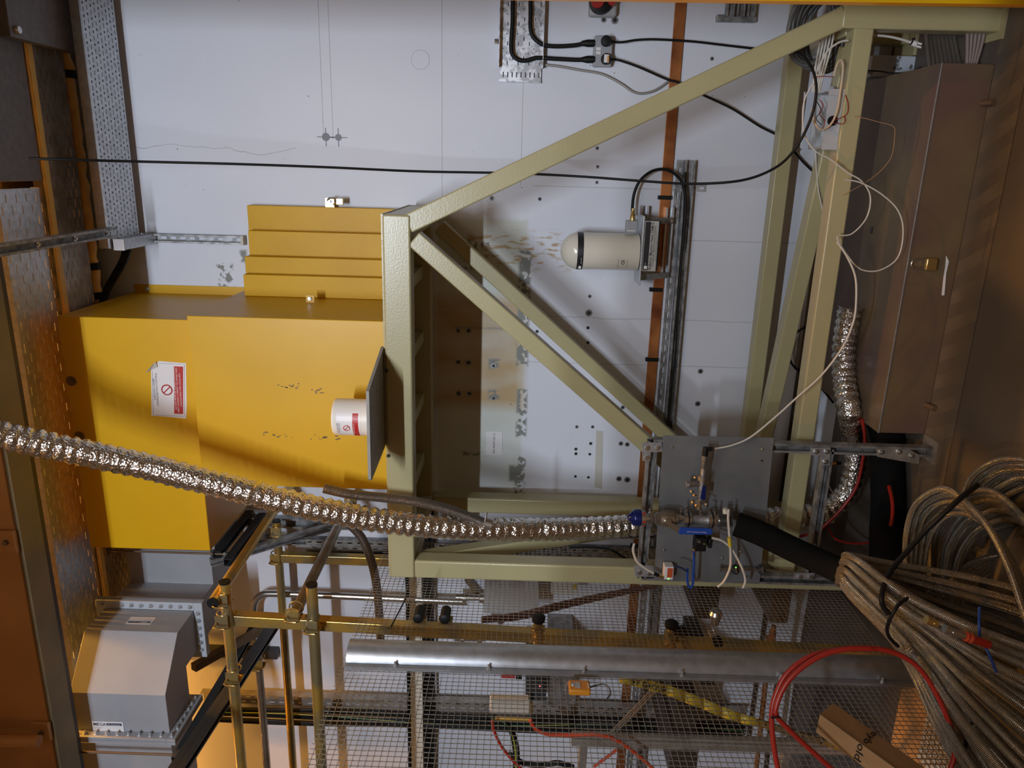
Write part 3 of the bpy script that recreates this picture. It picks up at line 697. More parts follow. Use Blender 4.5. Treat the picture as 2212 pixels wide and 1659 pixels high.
o = MB().tube([(p.x, 2.62, p.z+1.2), (p.x, 2.62, p.z-.06), (p.x, 2.62, p.z-.09)], .025, 12).build('drop_pipe', RB, smooth=50); tag(o, 'brown upright pipe beside the beam gusset in the bottom left corner', 'pipe')

# ------------------------------------------------------------------ waveguide runs
WG = M['grey_paint']; Z0, Z1 = 3.405, 3.86
def bolts(parent, pts, n, r=.008, l=.012):
    for p in pts: MB().lathe(p, n, [(0, r*1.5), (.002, r*1.5), (.002, r), (l, r), (l, r*.4), (l+.006, r*.4)], 6).build('flange_bolt', M['galv'], parent)
def flange(parent, ax, c, o0, o1, i0, i1, th, m):
    """rectangular ring flange normal to x or y at c; o/i = outer / inner extents (across, z)"""
    mb = MB()
    def bb(a0, a1, z0, z1):
        if ax == 'x': mb.box(c, c+th, a0, a1, z0, z1)
        else: mb.box(a0, a1, c, c+th, z0, z1)
    bb(o0[0], o1[0], o0[1], i0[1]); bb(o0[0], o1[0], i1[1], o1[1]); bb(o0[0], i0[0], i0[1], i1[1]); bb(i1[0], o1[0], i0[1], i1[1])
    return mb.build('flange', m, parent, bevel=.002)
YS = 3.585   # front face of the straight run
WD = .229
# straight section out of the yellow box, with mitred corner turning to the viewer
t = thing('waveguide_bend', 'grey rectangular waveguide elbow leaving the yellow box and turning towards the viewer', 'waveguide', (-2.2, 3.6, Z0))
XRt = -2.225
poly = [(ux0-.115, YS), (XRt, YS), (XRt, 3.37), (XRt-WD, 3.37), (XRt-WD, YS+WD-.13), (XRt-WD+.13, YS+WD), (ux0-.115, YS+WD)]
MB().prism([(x, y, Z0) for x, y in poly], (0, 0, Z1-Z0)).build('body', WG, t, smooth=20, bevel=.002)
fl = flange(t, 'y', 3.35, (XRt-WD-.045, Z0-.045), (XRt+.045, Z1+.045), (XRt-WD, Z0), (XRt, Z1), .02, M['grey_paint'])
f2 = flange(t, 'x', ux0-.115-.0, (YS-.045, Z0-.045), (YS+WD+.045, Z1+.045), (YS, Z0), (YS+WD, Z1), .012, M['grey_paint'])
t1 = thing('waveguide_straight', 'short grey waveguide piece coming straight out of the upper yellow box', 'waveguide', (ux0-.05, 3.6, Z0))
MB().box(ux0-.10, ux0+.004, YS, YS+WD, Z0, Z1).build('body', WG, t1, bevel=.002)
f3 = flange(t1, 'x', ux0-.102, (YS-.045, Z0-.045), (YS+WD+.045, Z1+.045), (YS, Z0), (YS+WD, Z1), .014, M['grey_paint'])
bolts(t1, [(ux0-.088, YS-.023, Z0+.02+.0555*k) for k in range(8)]+[(ux0-.088, YS+.02+.05*k, Z0-.023) for k in range(4)], (1, 0, 0))
# second elbow
t2 = thing('waveguide_bend', 'big mitred grey waveguide elbow with a maker label, nearest the viewer', 'waveguide', (-2.4, 3.1, Z0))
y_f = 2.965; cv = .19
poly = [(XRt, 3.33), (XRt, y_f+cv-.01), (XRt-cv-.03, y_f), (-2.665, y_f), (-2.665, y_f+WD), (XRt-WD, y_f+WD), (XRt-WD, 3.33)]
MB().prism([(x, y, Z0) for x, y in poly], (0, 0, Z1-Z0)).build('body', WG, t2, smooth=20, bevel=.002)
flange(t2, 'y', 3.33, (XRt-WD-.045, Z0-.045), (XRt+.045, Z1+.045), (XRt-WD, Z0), (XRt, Z1), .018, M['grey_flange'])
flange(t2, 'x', -2.672, (y_f-.045, Z0-.045), (y_f+WD+.045, Z1+.045), (y_f, Z0), (y_f+WD, Z1), .016, M['grey_paint'])
bolts(t2, [(XRt+.023, 3.33, Z0+.015+.05*k) for k in range(10)]+[(XRt-.012-.043*k, 3.33, Z0-.023) for k in range(6)], (0, -1, 0))
bolts(t2, [(-2.656, y_f-.023, Z0-.02+.052*k) for k in range(10)]+[(-2.656, y_f+.03+.042*k, Z0-.023) for k in range(6)], (1, 0, 0))
t3 = thing('waveguide_straight', 'grey waveguide length carrying on out of the frame past the bolted flange', 'waveguide', (-3, 3.1, Z0))
MB().box(-4.6, -2.69, y_f, y_f+WD, Z0, Z1).build('body', WG, t3, bevel=.002)
flange(t3, 'x', -2.69, (y_f-.045, Z0-.045), (y_f+WD+.045, Z1+.045), (y_f, Z0), (y_f+WD, Z1), .016, M['grey_paint'])
# maker labels
def maker(parent, o, r, u, h=.075, w_=.125):
    n = V(r).cross(V(u)); r = V(r); u = V(u); o = V(o)
    lb = MB().hexa([tuple(o+r*a+u*b_+n*c) for c in (0, .001) for a, b_ in ((0, 0), (w_, 0), (w_, h), (0, h))]).build('maker_label', M['paper'], parent)
    text('MEGA', o+r*.006+u*(h-.024)+n*.0015, r, u, .017, M['navy'], lb, width=w_*.40, bold=.01)
    MB().hexa([tuple(o+r*a+u*b_+n*c) for c in (.0011, .0016) for a, b_ in ((w_*.46, h-.022), (w_*.95, h-.022), (w_*.95, h-.009), (w_*.46, h-.009))]).build('dark_bar', M['navy'], lb)
    text('RF Solutions', o+r*w_*.50+u*(h-.019)+n*.002, r, u, .007, M['white_ink'], lb, width=w_*.40)
    text('Industries, LLC', o+r*.008+u*(h-.036)+n*.0015, r, u, .004, M['ink'], lb, width=.04)
    text('SN  2021', o+r*.008+u*(h-.046)+n*.0015, r, u, .004, M['ink'], lb, width=.03)
    return lb
p = PY(268, 1590, y_f-.001); maker(t2, PY(203, 1588, y_f-.002), (0, 0, -1), (1, 0, 0), h=.082, w_=.150)
p = PX(330, 1338, XRt); maker(t2, (XRt+.001, p.y+.015, p.z-.01), (0, 0, 1), (0, -1, 0), h=.06)
# hanger assemblies under the flanges: pairs of channels and a rod
def hanger(label, x, ya, yb, yr, ztop):
    h_ = thing('pipe_hanger', label, 'hanger', (x, (ya+yb)/2, Z0-.09))
    strut(MB(), (x, ya, Z0-.07), (x, yb, Z0-.07), (0, 0, -1), .041, .041).build('channel', M['dark_grey'], h_)
    MB().cyl((x-.004, yr, Z0-.13), (x-.004, yr, ztop), .006, 8).build('threaded_rod', M['brown_old'], h_, smooth=50)
    MB().box(x-.022, x+.022, yr-.03, yr+.02, ztop-.02, ztop+.02).build('end_channel', M['brown_old'], h_)
    MB().lathe((x-.004, yr, Z0-.10), (0, 0, -1), [(0, .011), (.01, .011)], 6).build('nut', M['galv'], h_)
    return h_
hanger('black channel and rod hanger carrying the waveguide close to the yellow box', ux0-.125, 3.50, YW-.01, YS-.065, 3.93)
hanger('black channel and rod hanger carrying the waveguide at its second flange', -2.72, 2.86, YW-.01, y_f-.065, 4.05)
a = PZ(474, 1233, 3.27)
o = strut(MB(), (a.x, 3.45, 3.26), (a.x, YW-.01, 3.26), (0, 0, -1), .041, .041).build('support_channel', M['dark_grey']); tag(o, 'dark channel arm beside the waveguide hanger under the yellow box', 'channel')
o = MB()
a = PY(455, 1215, 3.55); b_ = PY(722, 1135, YW-.05)
strut(o, a, b_, (0, -1, .3)).build('brace_channel', M['galv_dull']); tag(bpy.data.objects['brace_channel'], 'grey sloping channel bracing the arms back to the wall channel', 'channel')
a = PY(455, 1432, YW-.06); b_ = PY(420, 1440, 3.5)
o = MB().beam(PY(418, 1442, 3.45), PY(600, 1340, YW-.06), .041, .041).build('flat_brace', M['brown_old']); tag(o, 'brown flat brace slanting up behind the scaffold tubes', 'brace')
# long double channel running towards the viewer
o = thing('double_channel', 'long dark double channel slanting overhead behind the front scaffold tubes', 'channel', PY(505, 1470, 2.93))
a = PY(375, 1676, 2.28); b_ = PY(600, 1338, 3.94)
strut(MB(), a+V((0, 0, .015)), b_+V((0, 0, .015)), (0, 0, 1), .041, .029).build('upper_channel', M['dark_grey'], o)
strut(MB(), a-V((0, 0, .015)), b_-V((0, 0, .015)), (0, 0, -1), .041, .029).build('lower_channel', M['dark_grey'], o)

# ------------------------------------------------------------------ scaffold of passivated tubes
def cap_pipe(name, label, a, b_, r=.024, m=None, group='passivated scaffold tubes', cap=True):
    t = thing(name, label, 'tube', a, group)
    MB().tube([a, b_], r, 18).build('tube', m or M['zinc'], t, smooth=50)
    d = (V(b_)-V(a)).normalized()
    if cap: MB().tube([V(a)-d*.006, V(a)+d*.002], r*1.03, 18).build('end_cap', M['black'], t, smooth=50)
    return t
def yx(px, py, y): return PY(px, py, y)
YH = 2.84
a = yx(485, 1258, YH); h1 = cap_pipe('scaffold_tube', 'upper of the two front horizontal tubes, above the other', (a.x, YH, a.z), (-4.2, YH, a.z))
a2 = yx(673, 1264, YH-.04); h2 = cap_pipe('scaffold_tube', 'lower front horizontal tube entering the mesh area', (a2.x, YH-.04, a2.z), (-4.2, YH-.04, a2.z))
YQ = 3.86
a3 = yx(597, 1126, YQ-.04); h3 = cap_pipe('scaffold_tube', 'back horizontal tube along the white wall', (a3.x, YQ-.04, a3.z), (-4.6, YQ-.04, a3.z), .023)
a4 = yx(557, 1412, 3.5); h4 = cap_pipe('scaffold_tube', 'middle horizontal tube starting behind the double channel', (a4.x, 3.5, a4.z), (-4.6, 3.5, a4.z), .021, M['steel_brush'], cap=False)
f1 = yx(460, 1302, YH-.06); b1 = PY(584, 1128, YQ)
cap_pipe('scaffold_tube', 'upper tube running back from the front corner to the wall', f1, (f1.x+.02, YQ+.08, a3.z-.05))
f2_ = yx(634, 1332, YH-.08)
cap_pipe('scaffold_tube', 'lower tube running back from the front corner to the wall', f2_, (f2_.x+.03, YQ+.08, f2_.z+.0), .024, M['steel_brush'])
# square uprights
q1 = yx(800, 1346, YH+.03)
t = thing('square_post', 'bright yellow passivated square upright behind the wire mesh', 'post', (q1.x, YH+.03, 0))
q1t = yx(503, 1335, YH+.03); q1b = yx(1690, 1400, YH+.03)
MB().beam(q1t, (q1t.x+(q1b.x-q1t.x)*1.35, YH+.03, .0), .05, .05, (0, 1, 0)).build('tube', M['zinc'], t, bevel=.002)
t = thing('square_post', 'rear passivated square upright near the back wall', 'post', (q1.x, YQ-.03, 0))
q2t = yx(607, 1203, YQ-.03)
MB().beam(q2t, (q2t.x-.01, YQ-.03, 0), .05, .05, (0, 1, 0)).build('tube', M['zinc'], t, bevel=.002)
# wire and plate couplers
def coupler(label, c, ax, r=.026):
    """square plate clamp with two wire bails round a horizontal tube"""
    t = thing('pipe_coupler', label, 'coupler', c, 'wire bail couplers on the scaffold'); c = V(c)
    MB().box(c.x-.030, c.x+.030, c.y-.036, c.y-.033, c.z-.028, c.z+.028).build('plate', M['zinc'], t)
    MB().box(c.x-.030, c.x-.027, c.y-.036, c.y+.030, c.z-.028, c.z+.028).build('cheek', M['zinc'], t)
    for s in (-.028, .028):
        if ax == 'x': pts = [c+V((s, r*1.15*cos(k*pi/8), r*1.15*sin(k*pi/8))) for k in range(16)]
        else: pts = [c+V((r*1.15*cos(k*pi/8), s, r*1.15*sin(k*pi/8))) for k in range(16)]
        MB().tube(pts, .0035, 6, closed=True).build('bail', M['zinc'], t, smooth=60)
    MB().tube([c+V((.0, -.04, .02)), c+V((0, -.075, .02)), c+V((0, -.085, .0)), c+V((0, -.085, -.03))], .004, 6).build('wing_lever', M['brass'], t, smooth=60)
    return t
for (px, py, y, ax, lb_) in ((485, 1335, YH+.0, 'x', 'coupler joining the upper front tube to the square upright'), (484, 1290, YH, 'x', 'coupler joining the upper front tube to the upper return tube'),
                        (676, 1345, YH-.04, 'x', 'coupler on the lower front tube beside the square upright'), (636, 1320, YH-.07, 'y', 'coupler at the capped end of the lower return tube'),
                        (507, 1455, YH, 'x', 'coupler hanging the double channel from the upper front tube'), (600, 1145, YQ-.04, 'x', 'coupler at the capped end of the back tube'),
                        (598, 1203, YQ-.03, 'x', 'coupler joining the back tube to the rear upright'), (728, 1176, YQ, 'y', 'coupler at the wall end of the lower return tube'),
                        (560, 1428, 3.5, 'x', 'black clip at the start of the middle tube')):
    coupler(lb_, PY(px, py, y) if 'wall end' not in lb_ else V((f2_.x+.028, YQ, f2_.z)), ax)

# bent vent pipe on the wall
pts = [PY(548, 1380, 3.90), PY(547, 1320, 3.90), PY(552, 1298, 3.90), PY(566, 1285, 3.90), PY(590, 1282, 3.90), PY(700, 1286, 3.90), PY(1010, 1300, 3.90)]
o = MB().tube(cr(pts, 8), .021, 14).build('bent_pipe', M['steel'], smooth=60); tag(o, 'polished steel pipe bending round on the white wall behind the scaffold', 'pipe')
# horizontal wall channel and trays behind the scaffold
a = PY(522, 1124, YW-.03); b_ = PY(850, 1133, YW-.03)
t = thing('wall_channel', 'upright double channel on the wall behind the scaffold', 'channel', (a.x, YW, b_.z))
strut(MB(), a, (a.x, YW-.03, .5), (0, -1, 0), .06, .05).build('channel', M['galv_dull'], t)
strut(MB(), (a.x-.12, YW-.03, a.z), (a.x-.12, YW-.03, .5), (0, -1, 0), .041, .05).build('side_channel', M['galv_dull'], t)
a = PY(560, 1168, YW-.05)
t = thing('cable_tray', 'upright perforated tray with black cables behind the wire mesh, nearer the stand', 'cable tray', (a.x, YW-.05, .4), 'upright wall trays behind the mesh')
MB().sheet((a.x-.12, YW-.05, .4), (0, 0, 1), (1, 0, 0), 2.6, .14, .06, 4, .03, .008).build('perforated_base', M['galv_old'], t, solid=.0015)
for k in range(3):
    MB().tube(cr([(a.x-.10+.02*k+.008*sin(j), YW-.065, .4+.26*j) for j in range(11)], 4), .009, 6).build('black_cable', M['black'], t, smooth=60)
a = PY(480, 1512, YW-.05)
t = thing('cable_tray', 'upright perforated tray with black cables further along the wall', 'cable tray', (a.x, YW-.05, .3), 'upright wall trays behind the mesh')
MB().sheet((a.x-.02, YW-.05, .3), (0, 0, 1), (1, 0, 0), 3.4, .10, .06, 3, .03, .008).build('perforated_base', M['galv_old'], t, solid=.0015)
MB().box(a.x+.08, a.x+.082, YW-.10, YW-.05, .3, 3.7).build('side_flange', M['galv_old'], t)
for k in range(6):
    MB().tube(cr([(a.x-.14+.022*k+.006*sin(j*1.3+k), YW-.07-.01*(k % 2), .3+.34*j) for j in range(11)], 4), .010, 6).build('black_cable', M['black'], t, smooth=60)
MB().tube(cr([(a.x-.07+.02*sin(j*.9), YW-.095, .3+.34*j) for j in range(11)], 4), .003, 5).build('earth_wire', M['earth'], t, smooth=60)
a = PY(472, 1400, YW-.04)
o = MB().box(-3.6, -2.3, YW-.05, YW-.01, PY(520, 1403, YW).z-.0, PY(520, 1403, YW).z+.03)
p = PY(430, 1400, YW-.03); q = PY(600, 1404, YW-.03)
o = MB().box(p.x-.05, p.x+.01, YW-.05, YW-.002, q.z, p.z+.2).build('upright_bar', M['dark_grey']); tag(o, 'dark upright bar on the wall behind the tubes', 'bar')
# ------------------------------------------------------------------ things on the white wall
def path(pts, y): return [PY(p[0], p[1], p[2] if len(p) > 2 else y) for p in pts]
def cable(name, label, pts, y, r, m, k=8, group=None, cat='cable', n=8):
    o = MB().tube(cr(path(pts, y), k), r, n).build(name, m, smooth=60)
    return tag(o, label, cat, group)
# upright strut rail with the copper earth strip beside it
a = PY(1491, 346, YW-.035); b_ = PY(1428, 1180, YW-.035)
t = thing('slotted_rail', 'long level slotted channel rail on the wall carrying a black cable', 'rail', (b_.x, YW, b_.z))
zr = PY(1466, 640, YW-.03)
strut(MB(), (a.x, YW-.03, a.z), (-4.0, YW-.03, b_.z), (0, -1, 0), .052, .04, slots=False).build('channel', M['galv_dull'], t)
MB().sheet((-4, YW-.012, a.z+.028), (1, 0, 0), (0, 0, 1), a.x+4, .034, .062, 1, .034, .010).build('slotted_flange', M['galv_dull'], t, solid=.002)
a = PY(1450, 405, YW-.02); b_ = PY(1526, 407, YW-.02)
t = thing('slotted_rail', 'short upright slotted bracket crossing under the long level rail', 'rail', b_)
MB().sheet((a.x-.018, YW-.006, b_.z), (0, 0, 1), (1, 0, 0), a.z-b_.z, .036, .045, 1, .026, .012).build('bracket', M['galv'], t, solid=.004)
MB().box(a.x+.018, a.x+.022, YW-.02, YW-.002, b_.z, a.z).build('lip', M['galv'], t)
for px in (1463, 1498): p = PY(px, 405, YW-.008); MB().lathe((a.x, YW-.008, p.z), (0, -1, 0), [(0, .011), (.006, .011)], 12).build('bolt', M['galv_dull'], t)
cable('rail_cable', 'thin black cable lying along the slotted rail below the monitor', [(1480, 372), (1479, 430), (1475, 520), (1466, 640), (1459, 760), (1448, 860), (1441, 935), (1432, 1080)], YW-.065, .006, M['black'])
# copper strip
a = PY(1470, -5, YW-.01); c_ = PY(1414, 620, YW-.01); b_ = PY(1362, 1400, YW-.01)
t = thing('copper_strip', 'wide tarnished copper earth strip running level across the wall', 'earth strip', (0, YW, c_.z))
zm = (PY(1470, 0, YW).z+PY(1396, 940, YW).z)/2
MB().beam((a.x+.4, YW-.012, PY(1470, 0, YW).z), (-4.5, YW-.012, PY(1396, 940, YW).z+(PY(1396, 940, YW).z-PY(1470, 0, YW).z)*.9), .006, .054).build('strip', M['copper'], t, bevel=.001)
for px, py in ((1436, 427), (1417, 626), (1408, 777), (1375, 1180)):
    p = PY(px, py, YW-.02); MB().box(p.x-.010, p.x+.010, YW-.026, YW-.001, p.z-.034, p.z+.034).build('strip_clip', M['black'], t, bevel=.002)
# galvanised tray, top edge of the picture, with end piece
a = PY(1078, 150, YW-.02); b_ = PY(1172, 150, YW-.02); e = PY(1120, 177, YW-.02)
t = thing('cable_tray', 'bright spangled perforated wall tray ending beside the socket box', 'cable tray', (a.x, YW, b_.z))
MB().sheet((a.x+.01, YW-.012, b_.z), (1, 0, 0), (0, 0, 1), 1.2, a.z-b_.z, .044, 8, .018, .007, .5, (.006, .016)).build('perforated_base', M['spangle'], t, solid=.0015)
for zz in (a.z, b_.z): MB().box(a.x+.01, a.x+1.2, YW-.06, YW-.01, zz-.0015, zz+.0015).build('side_flange', M['spangle'], t)
MB().sheet((e.x, YW-.015, b_.z+.006), (0, 0, 1), (1, 0, 0), a.z-b_.z-.006, a.x+.012-e.x, .022, 1, .006, .024).build('end_piece', M['spangle'], t, solid=.002)
MB().box(e.x-.002, e.x, YW-.03, YW-.001, b_.z+.006, a.z).build('end_lip', M['spangle'], t)
p = PY(1075, 90, YW-.03); MB().lathe((p.x, YW-.04, p.z), (0, 0, 1), [(0, .012), (.014, .012)], 8).build('coupler_bolt', M['steel'], t)
# socket box, plugs and cables
c = [PY(1284, 76, YW-.05), PY(1321, 144, YW-.05)]
sx0, sx1, sz0, sz1 = c[1].x, c[0].x, c[1].z, c[0].z
t = thing('socket_outlet', 'grey metal twin socket box with two plugs on the white wall', 'socket', ((sx0+sx1)/2, YW, sz0))
MB().box(sx0, sx1, YW-.05, YW-.001, sz0, sz1).build('body', M['grey_box'], t, smooth=30, bevel=.008, segs=3)
MB().box(sx0+.004, sx1-.004, YW-.052, YW-.050, sz0+.004, sz1-.004).build('cover_plate', M['grey_paint'], t, bevel=.001)
for k in (0, 1): MB().box((sx0+sx1)/2-.016+.018*k, (sx0+sx1)/2-.002+.018*k, YW-.054, YW-.052, sz1-.034, sz1-.012).build('rocker_switch', M['paper'], t)
for k, (px, py) in enumerate(((1309, 89), (1309, 128))):
    p = PY(px, py, YW-.07)
    t = thing('mains_plug', ('black plug in the right hand side of the socket box', 'black plug with an orange and white test label')[k], 'plug', p, 'plugs in the socket box')
    MB().lathe((p.x, YW-.052, p.z), (0, -1, 0), [(0, .023), (.03, .026), (.040, .022), (.042, .010)], 20).build('body', M['black'], t, smooth=35)
    MB().lathe((p.x, YW-.068, p.z-.018), (0, 0, -1), [(0, .009), (.022, .006)], 12).build('cord_grip', M['black'], t, smooth=40)
    if k: MB().box(p.x-.018, p.x+.018, YW-.0955, YW-.094, p.z-.012, p.z+.012).build('test_label', M['paper'], t); MB().box(p.x-.016, p.x+.014, YW-.0962, YW-.0955, p.z-.011, p.z-.004).build('orange_stripe', M['orange'], t)
cable('power_cable', 'thick black cable bending off the wall tray to the upper socket entry', [(1146, -10), (1146, 30), (1146, 60), (1152, 80), (1172, 96), (1200, 100), (1240, 98), (1262, 94), (1284, 93)], YW-.04, .010, M['black'])
cable('power_cable', 'thick black cable looping low on the wall tray to the lower socket entry', [(1108, -10), (1107, 50), (1104, 95), (1107, 118), (1122, 130), (1140, 130), (1160, 125), (1200, 127), (1240, 129), (1262, 129), (1283, 128)], YW-.045, .010, M['black'])
for py in (93.5, 128.5):
    a = PY(1256, py, YW-.042); b_ = PY(1285, py, YW-.042)
    tag(MB().tube([a, a*.6+b_*.4, b_], [.011, .017, .017], 12).build('cable_shroud', M['black'], smooth=50), 'black rubber shroud on the '+('upper' if py < 100 else 'lower')+' cable where it enters the socket box', 'cable shroud', 'socket box shrouds')
cable('appliance_cord', 'black cord from the upper plug passing behind the long cream brace', [(1320, 91), (1345, 91), (1370, 87), (1400, 85), (1440, 86), (1500, 90), (1560, 97), (1630, 105), (1700, 112)], YW-.05, .0055, M['black'])
cable('appliance_cord', 'black cord from the lower plug running down behind the cream braces', [(1324, 128), (1340, 131), (1380, 145), (1440, 171), (1465, 178), (1512, 202), (1580, 234), (1640, 272), (1690, 300), (1735, 350), (1758, 372)], YW-.05, .0055, M['black'])
cable('earth_braid', 'flat grey earth braid drooping from the tray to the copper strip', [(1166, 134), (1180, 140), (1205, 143), (1250, 151), (1300, 160), (1340, 180), (1365, 197), (1385, 202), (1410, 197), (1430, 186), (1447, 173)], YW-.02, .006, mat('tinned_braid', (.34, .32, .29), .45, .4))
# red and grey isolator at the top edge
a = PY(1272, 34, YW-.06); b_ = PY(1332, 34, YW-.06)
t = thing('isolator_switch', 'grey isolator with a round red and black face cut by the top edge', 'switch', (a.x, YW, b_.z))
MB().box(a.x, a.x+.16, YW-.06, YW-.001, b_.z, a.z).build('body', M['grey_box'], t, smooth=30, bevel=.012, segs=3)
p = PY(1300, 0, YW-.1); MB().lathe((p.x, YW-.06, p.z), (0, -1, 0), [(0, .058), (.03, .055), (.034, .04)], 28).build('rotary_dial', M['black'], t, smooth=40)
p = PY(1291, 2, YW-.1); MB().lathe((p.x+.0, YW-.094, p.z), (0, -1, 0), [(0, .032), (.012, .030)], 24).build('red_knob', M['red'], t, smooth=40)
p = PY(1322, 2, YW-.1); MB().lathe((p.x, YW-.08, p.z), (0, -1, 0), [(0, .022), (.022, .018)], 20).build('red_button', M['red'], t, smooth=40)
# slotted bracket top right
a = PY(1548, 46, YW-.03); b_ = PY(1634, 49, YW-.03)
t = thing('channel_bracket', 'pair of slotted channels on a cross bracket at the top edge', 'bracket', (a.x, YW, b_.z))
MB().box(a.x, a.x+.03, YW-.03, YW-.001, b_.z, a.z).build('cross_channel', M['galv_dull'], t, bevel=.003)
for zc2 in (a.z-.055, a.z-.105, a.z-.155): strut(MB(), (a.x+.02, YW-.045, zc2), (a.x+.5, YW-.045, zc2), (0, -1, 0), .04, .03).build('slotted_channel', M['galv_dull'], t)
# ------------------------------------------------------------------ radiation monitor
YM = 3.84
b0 = PY(1377, 545, YM); tp = PY(1210, 545, YM); r_ = .093
cx = b0.x
t = thing('radiation_monitor', 'domed ivory detector head with black band on a wall bracket', 'monitor', (cx, YM, b0.z))
h = tp.z-b0.z
prof = [(0, r_*.98), (h-r_, r_)]+[(h-r_+r_*sin(k*pi/20), r_*cos(k*pi/20)) for k in range(1, 11)]
MB().lathe((cx, YM, b0.z), (0, 0, 1), prof, 48).build('dome', M['bone'], t, smooth=50)
zb1 = PY(1248, 545, YM-r_).z; zb2 = PY(1261, 545, YM-r_).z
bd_ = MB().lathe((cx, YM, zb2), (0, 0, 1), [(0, r_+.0008), (zb1-zb2, r_+.0008)], 48).build('band', M['ink'], t, smooth=50)
text('Safe Radiation Monitoring', (cx-.055, YM-r_-.002, zb2+.009), (1, 0, 0), (0, 0, 1), .004, M['white_ink'], bd_, width=.03)
o = MB().box(cx-.082, cx-.07, YM-.062, YM-.058, zb2+.008, zb2+.02).build('white_emblem', M['white_ink'], bd_)
text('CE', (cx-.055, YM-r_*.87, b0.z+.075), (.9, -.43, 0), (0, 0, 1), .016, M['ink'], t, name='marking')
bo = MB()
for (z_) in (.060, .105): bo.beam((cx-.072, YM-.063, b0.z+z_), (cx-.03, YM-.090, b0.z+z_), .0008, .0008)
bo.build('marking_border', M['ink'], t)
zf = b0.z-.004
MB().box(cx-.155, cx+.185, YM-.09, YM+.09, zf-.008, zf+.000).build('base_flange', M['galv'], t, bevel=.001)
q0 = PY(1381, 588, YM-.09); q1 = PY(1428, 478, YM-.09)
MB().box(q0.x+.01, q1.x, YM-.09, YM-.01, q1.z, zf-.009).build('electronics_box', M['black'], t, bevel=.002)
pl0 = PY(1382, 585, YM-.091); pl1 = PY(1424, 478, YM-.091)
LP = MB().box(pl0.x, pl1.x, YM-.094, YM-.091, pl1.z, zf-.010).build('name_plate', mat('name_plate', (.50, .50, .46), .35, .2), t)
ww = pl1.x-pl0.x; hh = zf-.010-pl1.z
MB().box(pl0.x+.004, pl1.x-.003, YM-.0948, YM-.094, zf-.010-hh*.42, zf-.012).build('black_field', M['ink'], LP)
text('Radiation Monitor Head CRM15', (pl0.x+.006, YM-.0948, pl1.z+hh*.36), (1, 0, 0), (0, 0, 1), .014, M['ink'], LP, width=ww*.94, bold=.012)
text('Cooknell Electronics Limited', (pl0.x+ww*.1, YM-.0948, pl1.z+hh*.18), (1, 0, 0), (0, 0, 1), .013, M['ink'], LP, width=ww*.80)
text('Weymouth Dorset England DT4 9TJ', (pl0.x+ww*.2, YM-.0948, pl1.z+hh*.06), (1, 0, 0), (0, 0, 1), .006, M['ink'], LP, width=ww*.6)
MB().box(pl0.x+.01, pl0.x+.026, YM-.0955, YM-.0948, zf-.034, zf-.018).build('white_emblem', M['white_ink'], LP)
text('Safe', (pl0.x+.03, YM-.0955, zf-.026), (1, 0, 0), (0, 0, 1), .005, M['white_ink'], LP)
# bracket struts and arms
for i, px in enumerate((1390, 1444)):
    a = PY(px, 445 if i == 0 else 448, YW-.03); b_ = PY(px-8, 600, YW-.03)
    zc2 = PY(px-3, 520, YW-.03).z
    strut(MB(), (a.x, YW-.03, zc2), (b_.x, YW-.03, zc2), (0, -1, 0), .042, .04, slots=True).build('bracket_channel', M['galv'], t)
for (xx) in (cx+.155, cx-.125):
    MB().beam((xx, YM-.02, zf-.004), (xx, YW-.05, PY(1455, 520, YW-.05).z+.01), .030, .004, (0, 1, 0)).build('bracket_arm', M['galv'], t)
    MB().box(xx-.016, xx+.016, YM-.02, YM+.06, zf-.012, zf-.008).build('arm_foot', M['galv'], t)
p = PY(1452, 462, YW-.06); MB().lathe((cx+.155, YW-.06, p.z), (0, -1, 0), [(0, .009), (.006, .009)], 10).build('bolt', M['steel'], t)
# connector box and cable
a = PY(1352, 503, YM-.05); b_ = PY(1377, 477, YM-.05)
MB().box(a.x, b_.x, YM-.06, YM+.0, b_.z, a.z).build('connector_box', M['grey_paint'], t, bevel=.003)
MB().box(a.x+.01, a.x+.014, YM-.062, YM-.059, b_.z+.01, a.z-.004).build('white_mark', M['paper'], t)
p = PY(1366, 477, YM-.03); MB().tube([(p.x, p.y, p.z), (p.x+.03, p.y, p.z), (p.x+.034, p.y, p.z), (p.x+.06, p.y, p.z)], [.013, .013, .010, .008], 12).build('connector', M['brass'], t, smooth=40)
cable('monitor_cable', 'black cable arching from the monitor connector over the copper strip', [(1366, 468), (1366, 448), (1370, 418), (1383, 390), (1408, 370), (1436, 366), (1458, 376), (1474, 396), (1480, 425), (1480, 470), (1474, 540)], YW-.085, .0075, M['black'])
# long black cable across the wall
cable('black_cable', 'long thin black cable hanging from the overhead tray down across the wall and back up', [(62, 342, 3.1), (150, 345, 3.15), (300, 349, 3.3), (500, 354, 3.4), (700, 361, 3.5), (900, 370, 3.6), (1100, 374, 3.62), (1250, 381, 3.55), (1400, 392, 3.45), (1500, 397, 3.35), (1600, 390, 3.25), (1670, 365, 3.1), (1715, 325, 3.02), (1750, 260, 3.0), (1763, 200, 3.0), (1757, 155, 3.03), (1735, 122, 3.1), (1715, 112, 3.15)], 3.5, .0055, M['black'])

# ------------------------------------------------------------------ near yellow post, top edge of the picture
a = PY(900, -10, 2.7); 
t = thing('yellow_post', 'yellow painted steel upright close to the viewer along the top edge', 'post', PY(2212, 10, 2.7))
A = PY(-500, -22.5, 2.75); B = PY(2330, 18.6, 2.75)
MB().prism([tuple(A), tuple(B), tuple(B+V((.25, 0, 0))), tuple(A+V((.25, 0, 0)))], (0, -.05, 0)).build("post", M['yellow'], t, bevel=.002)
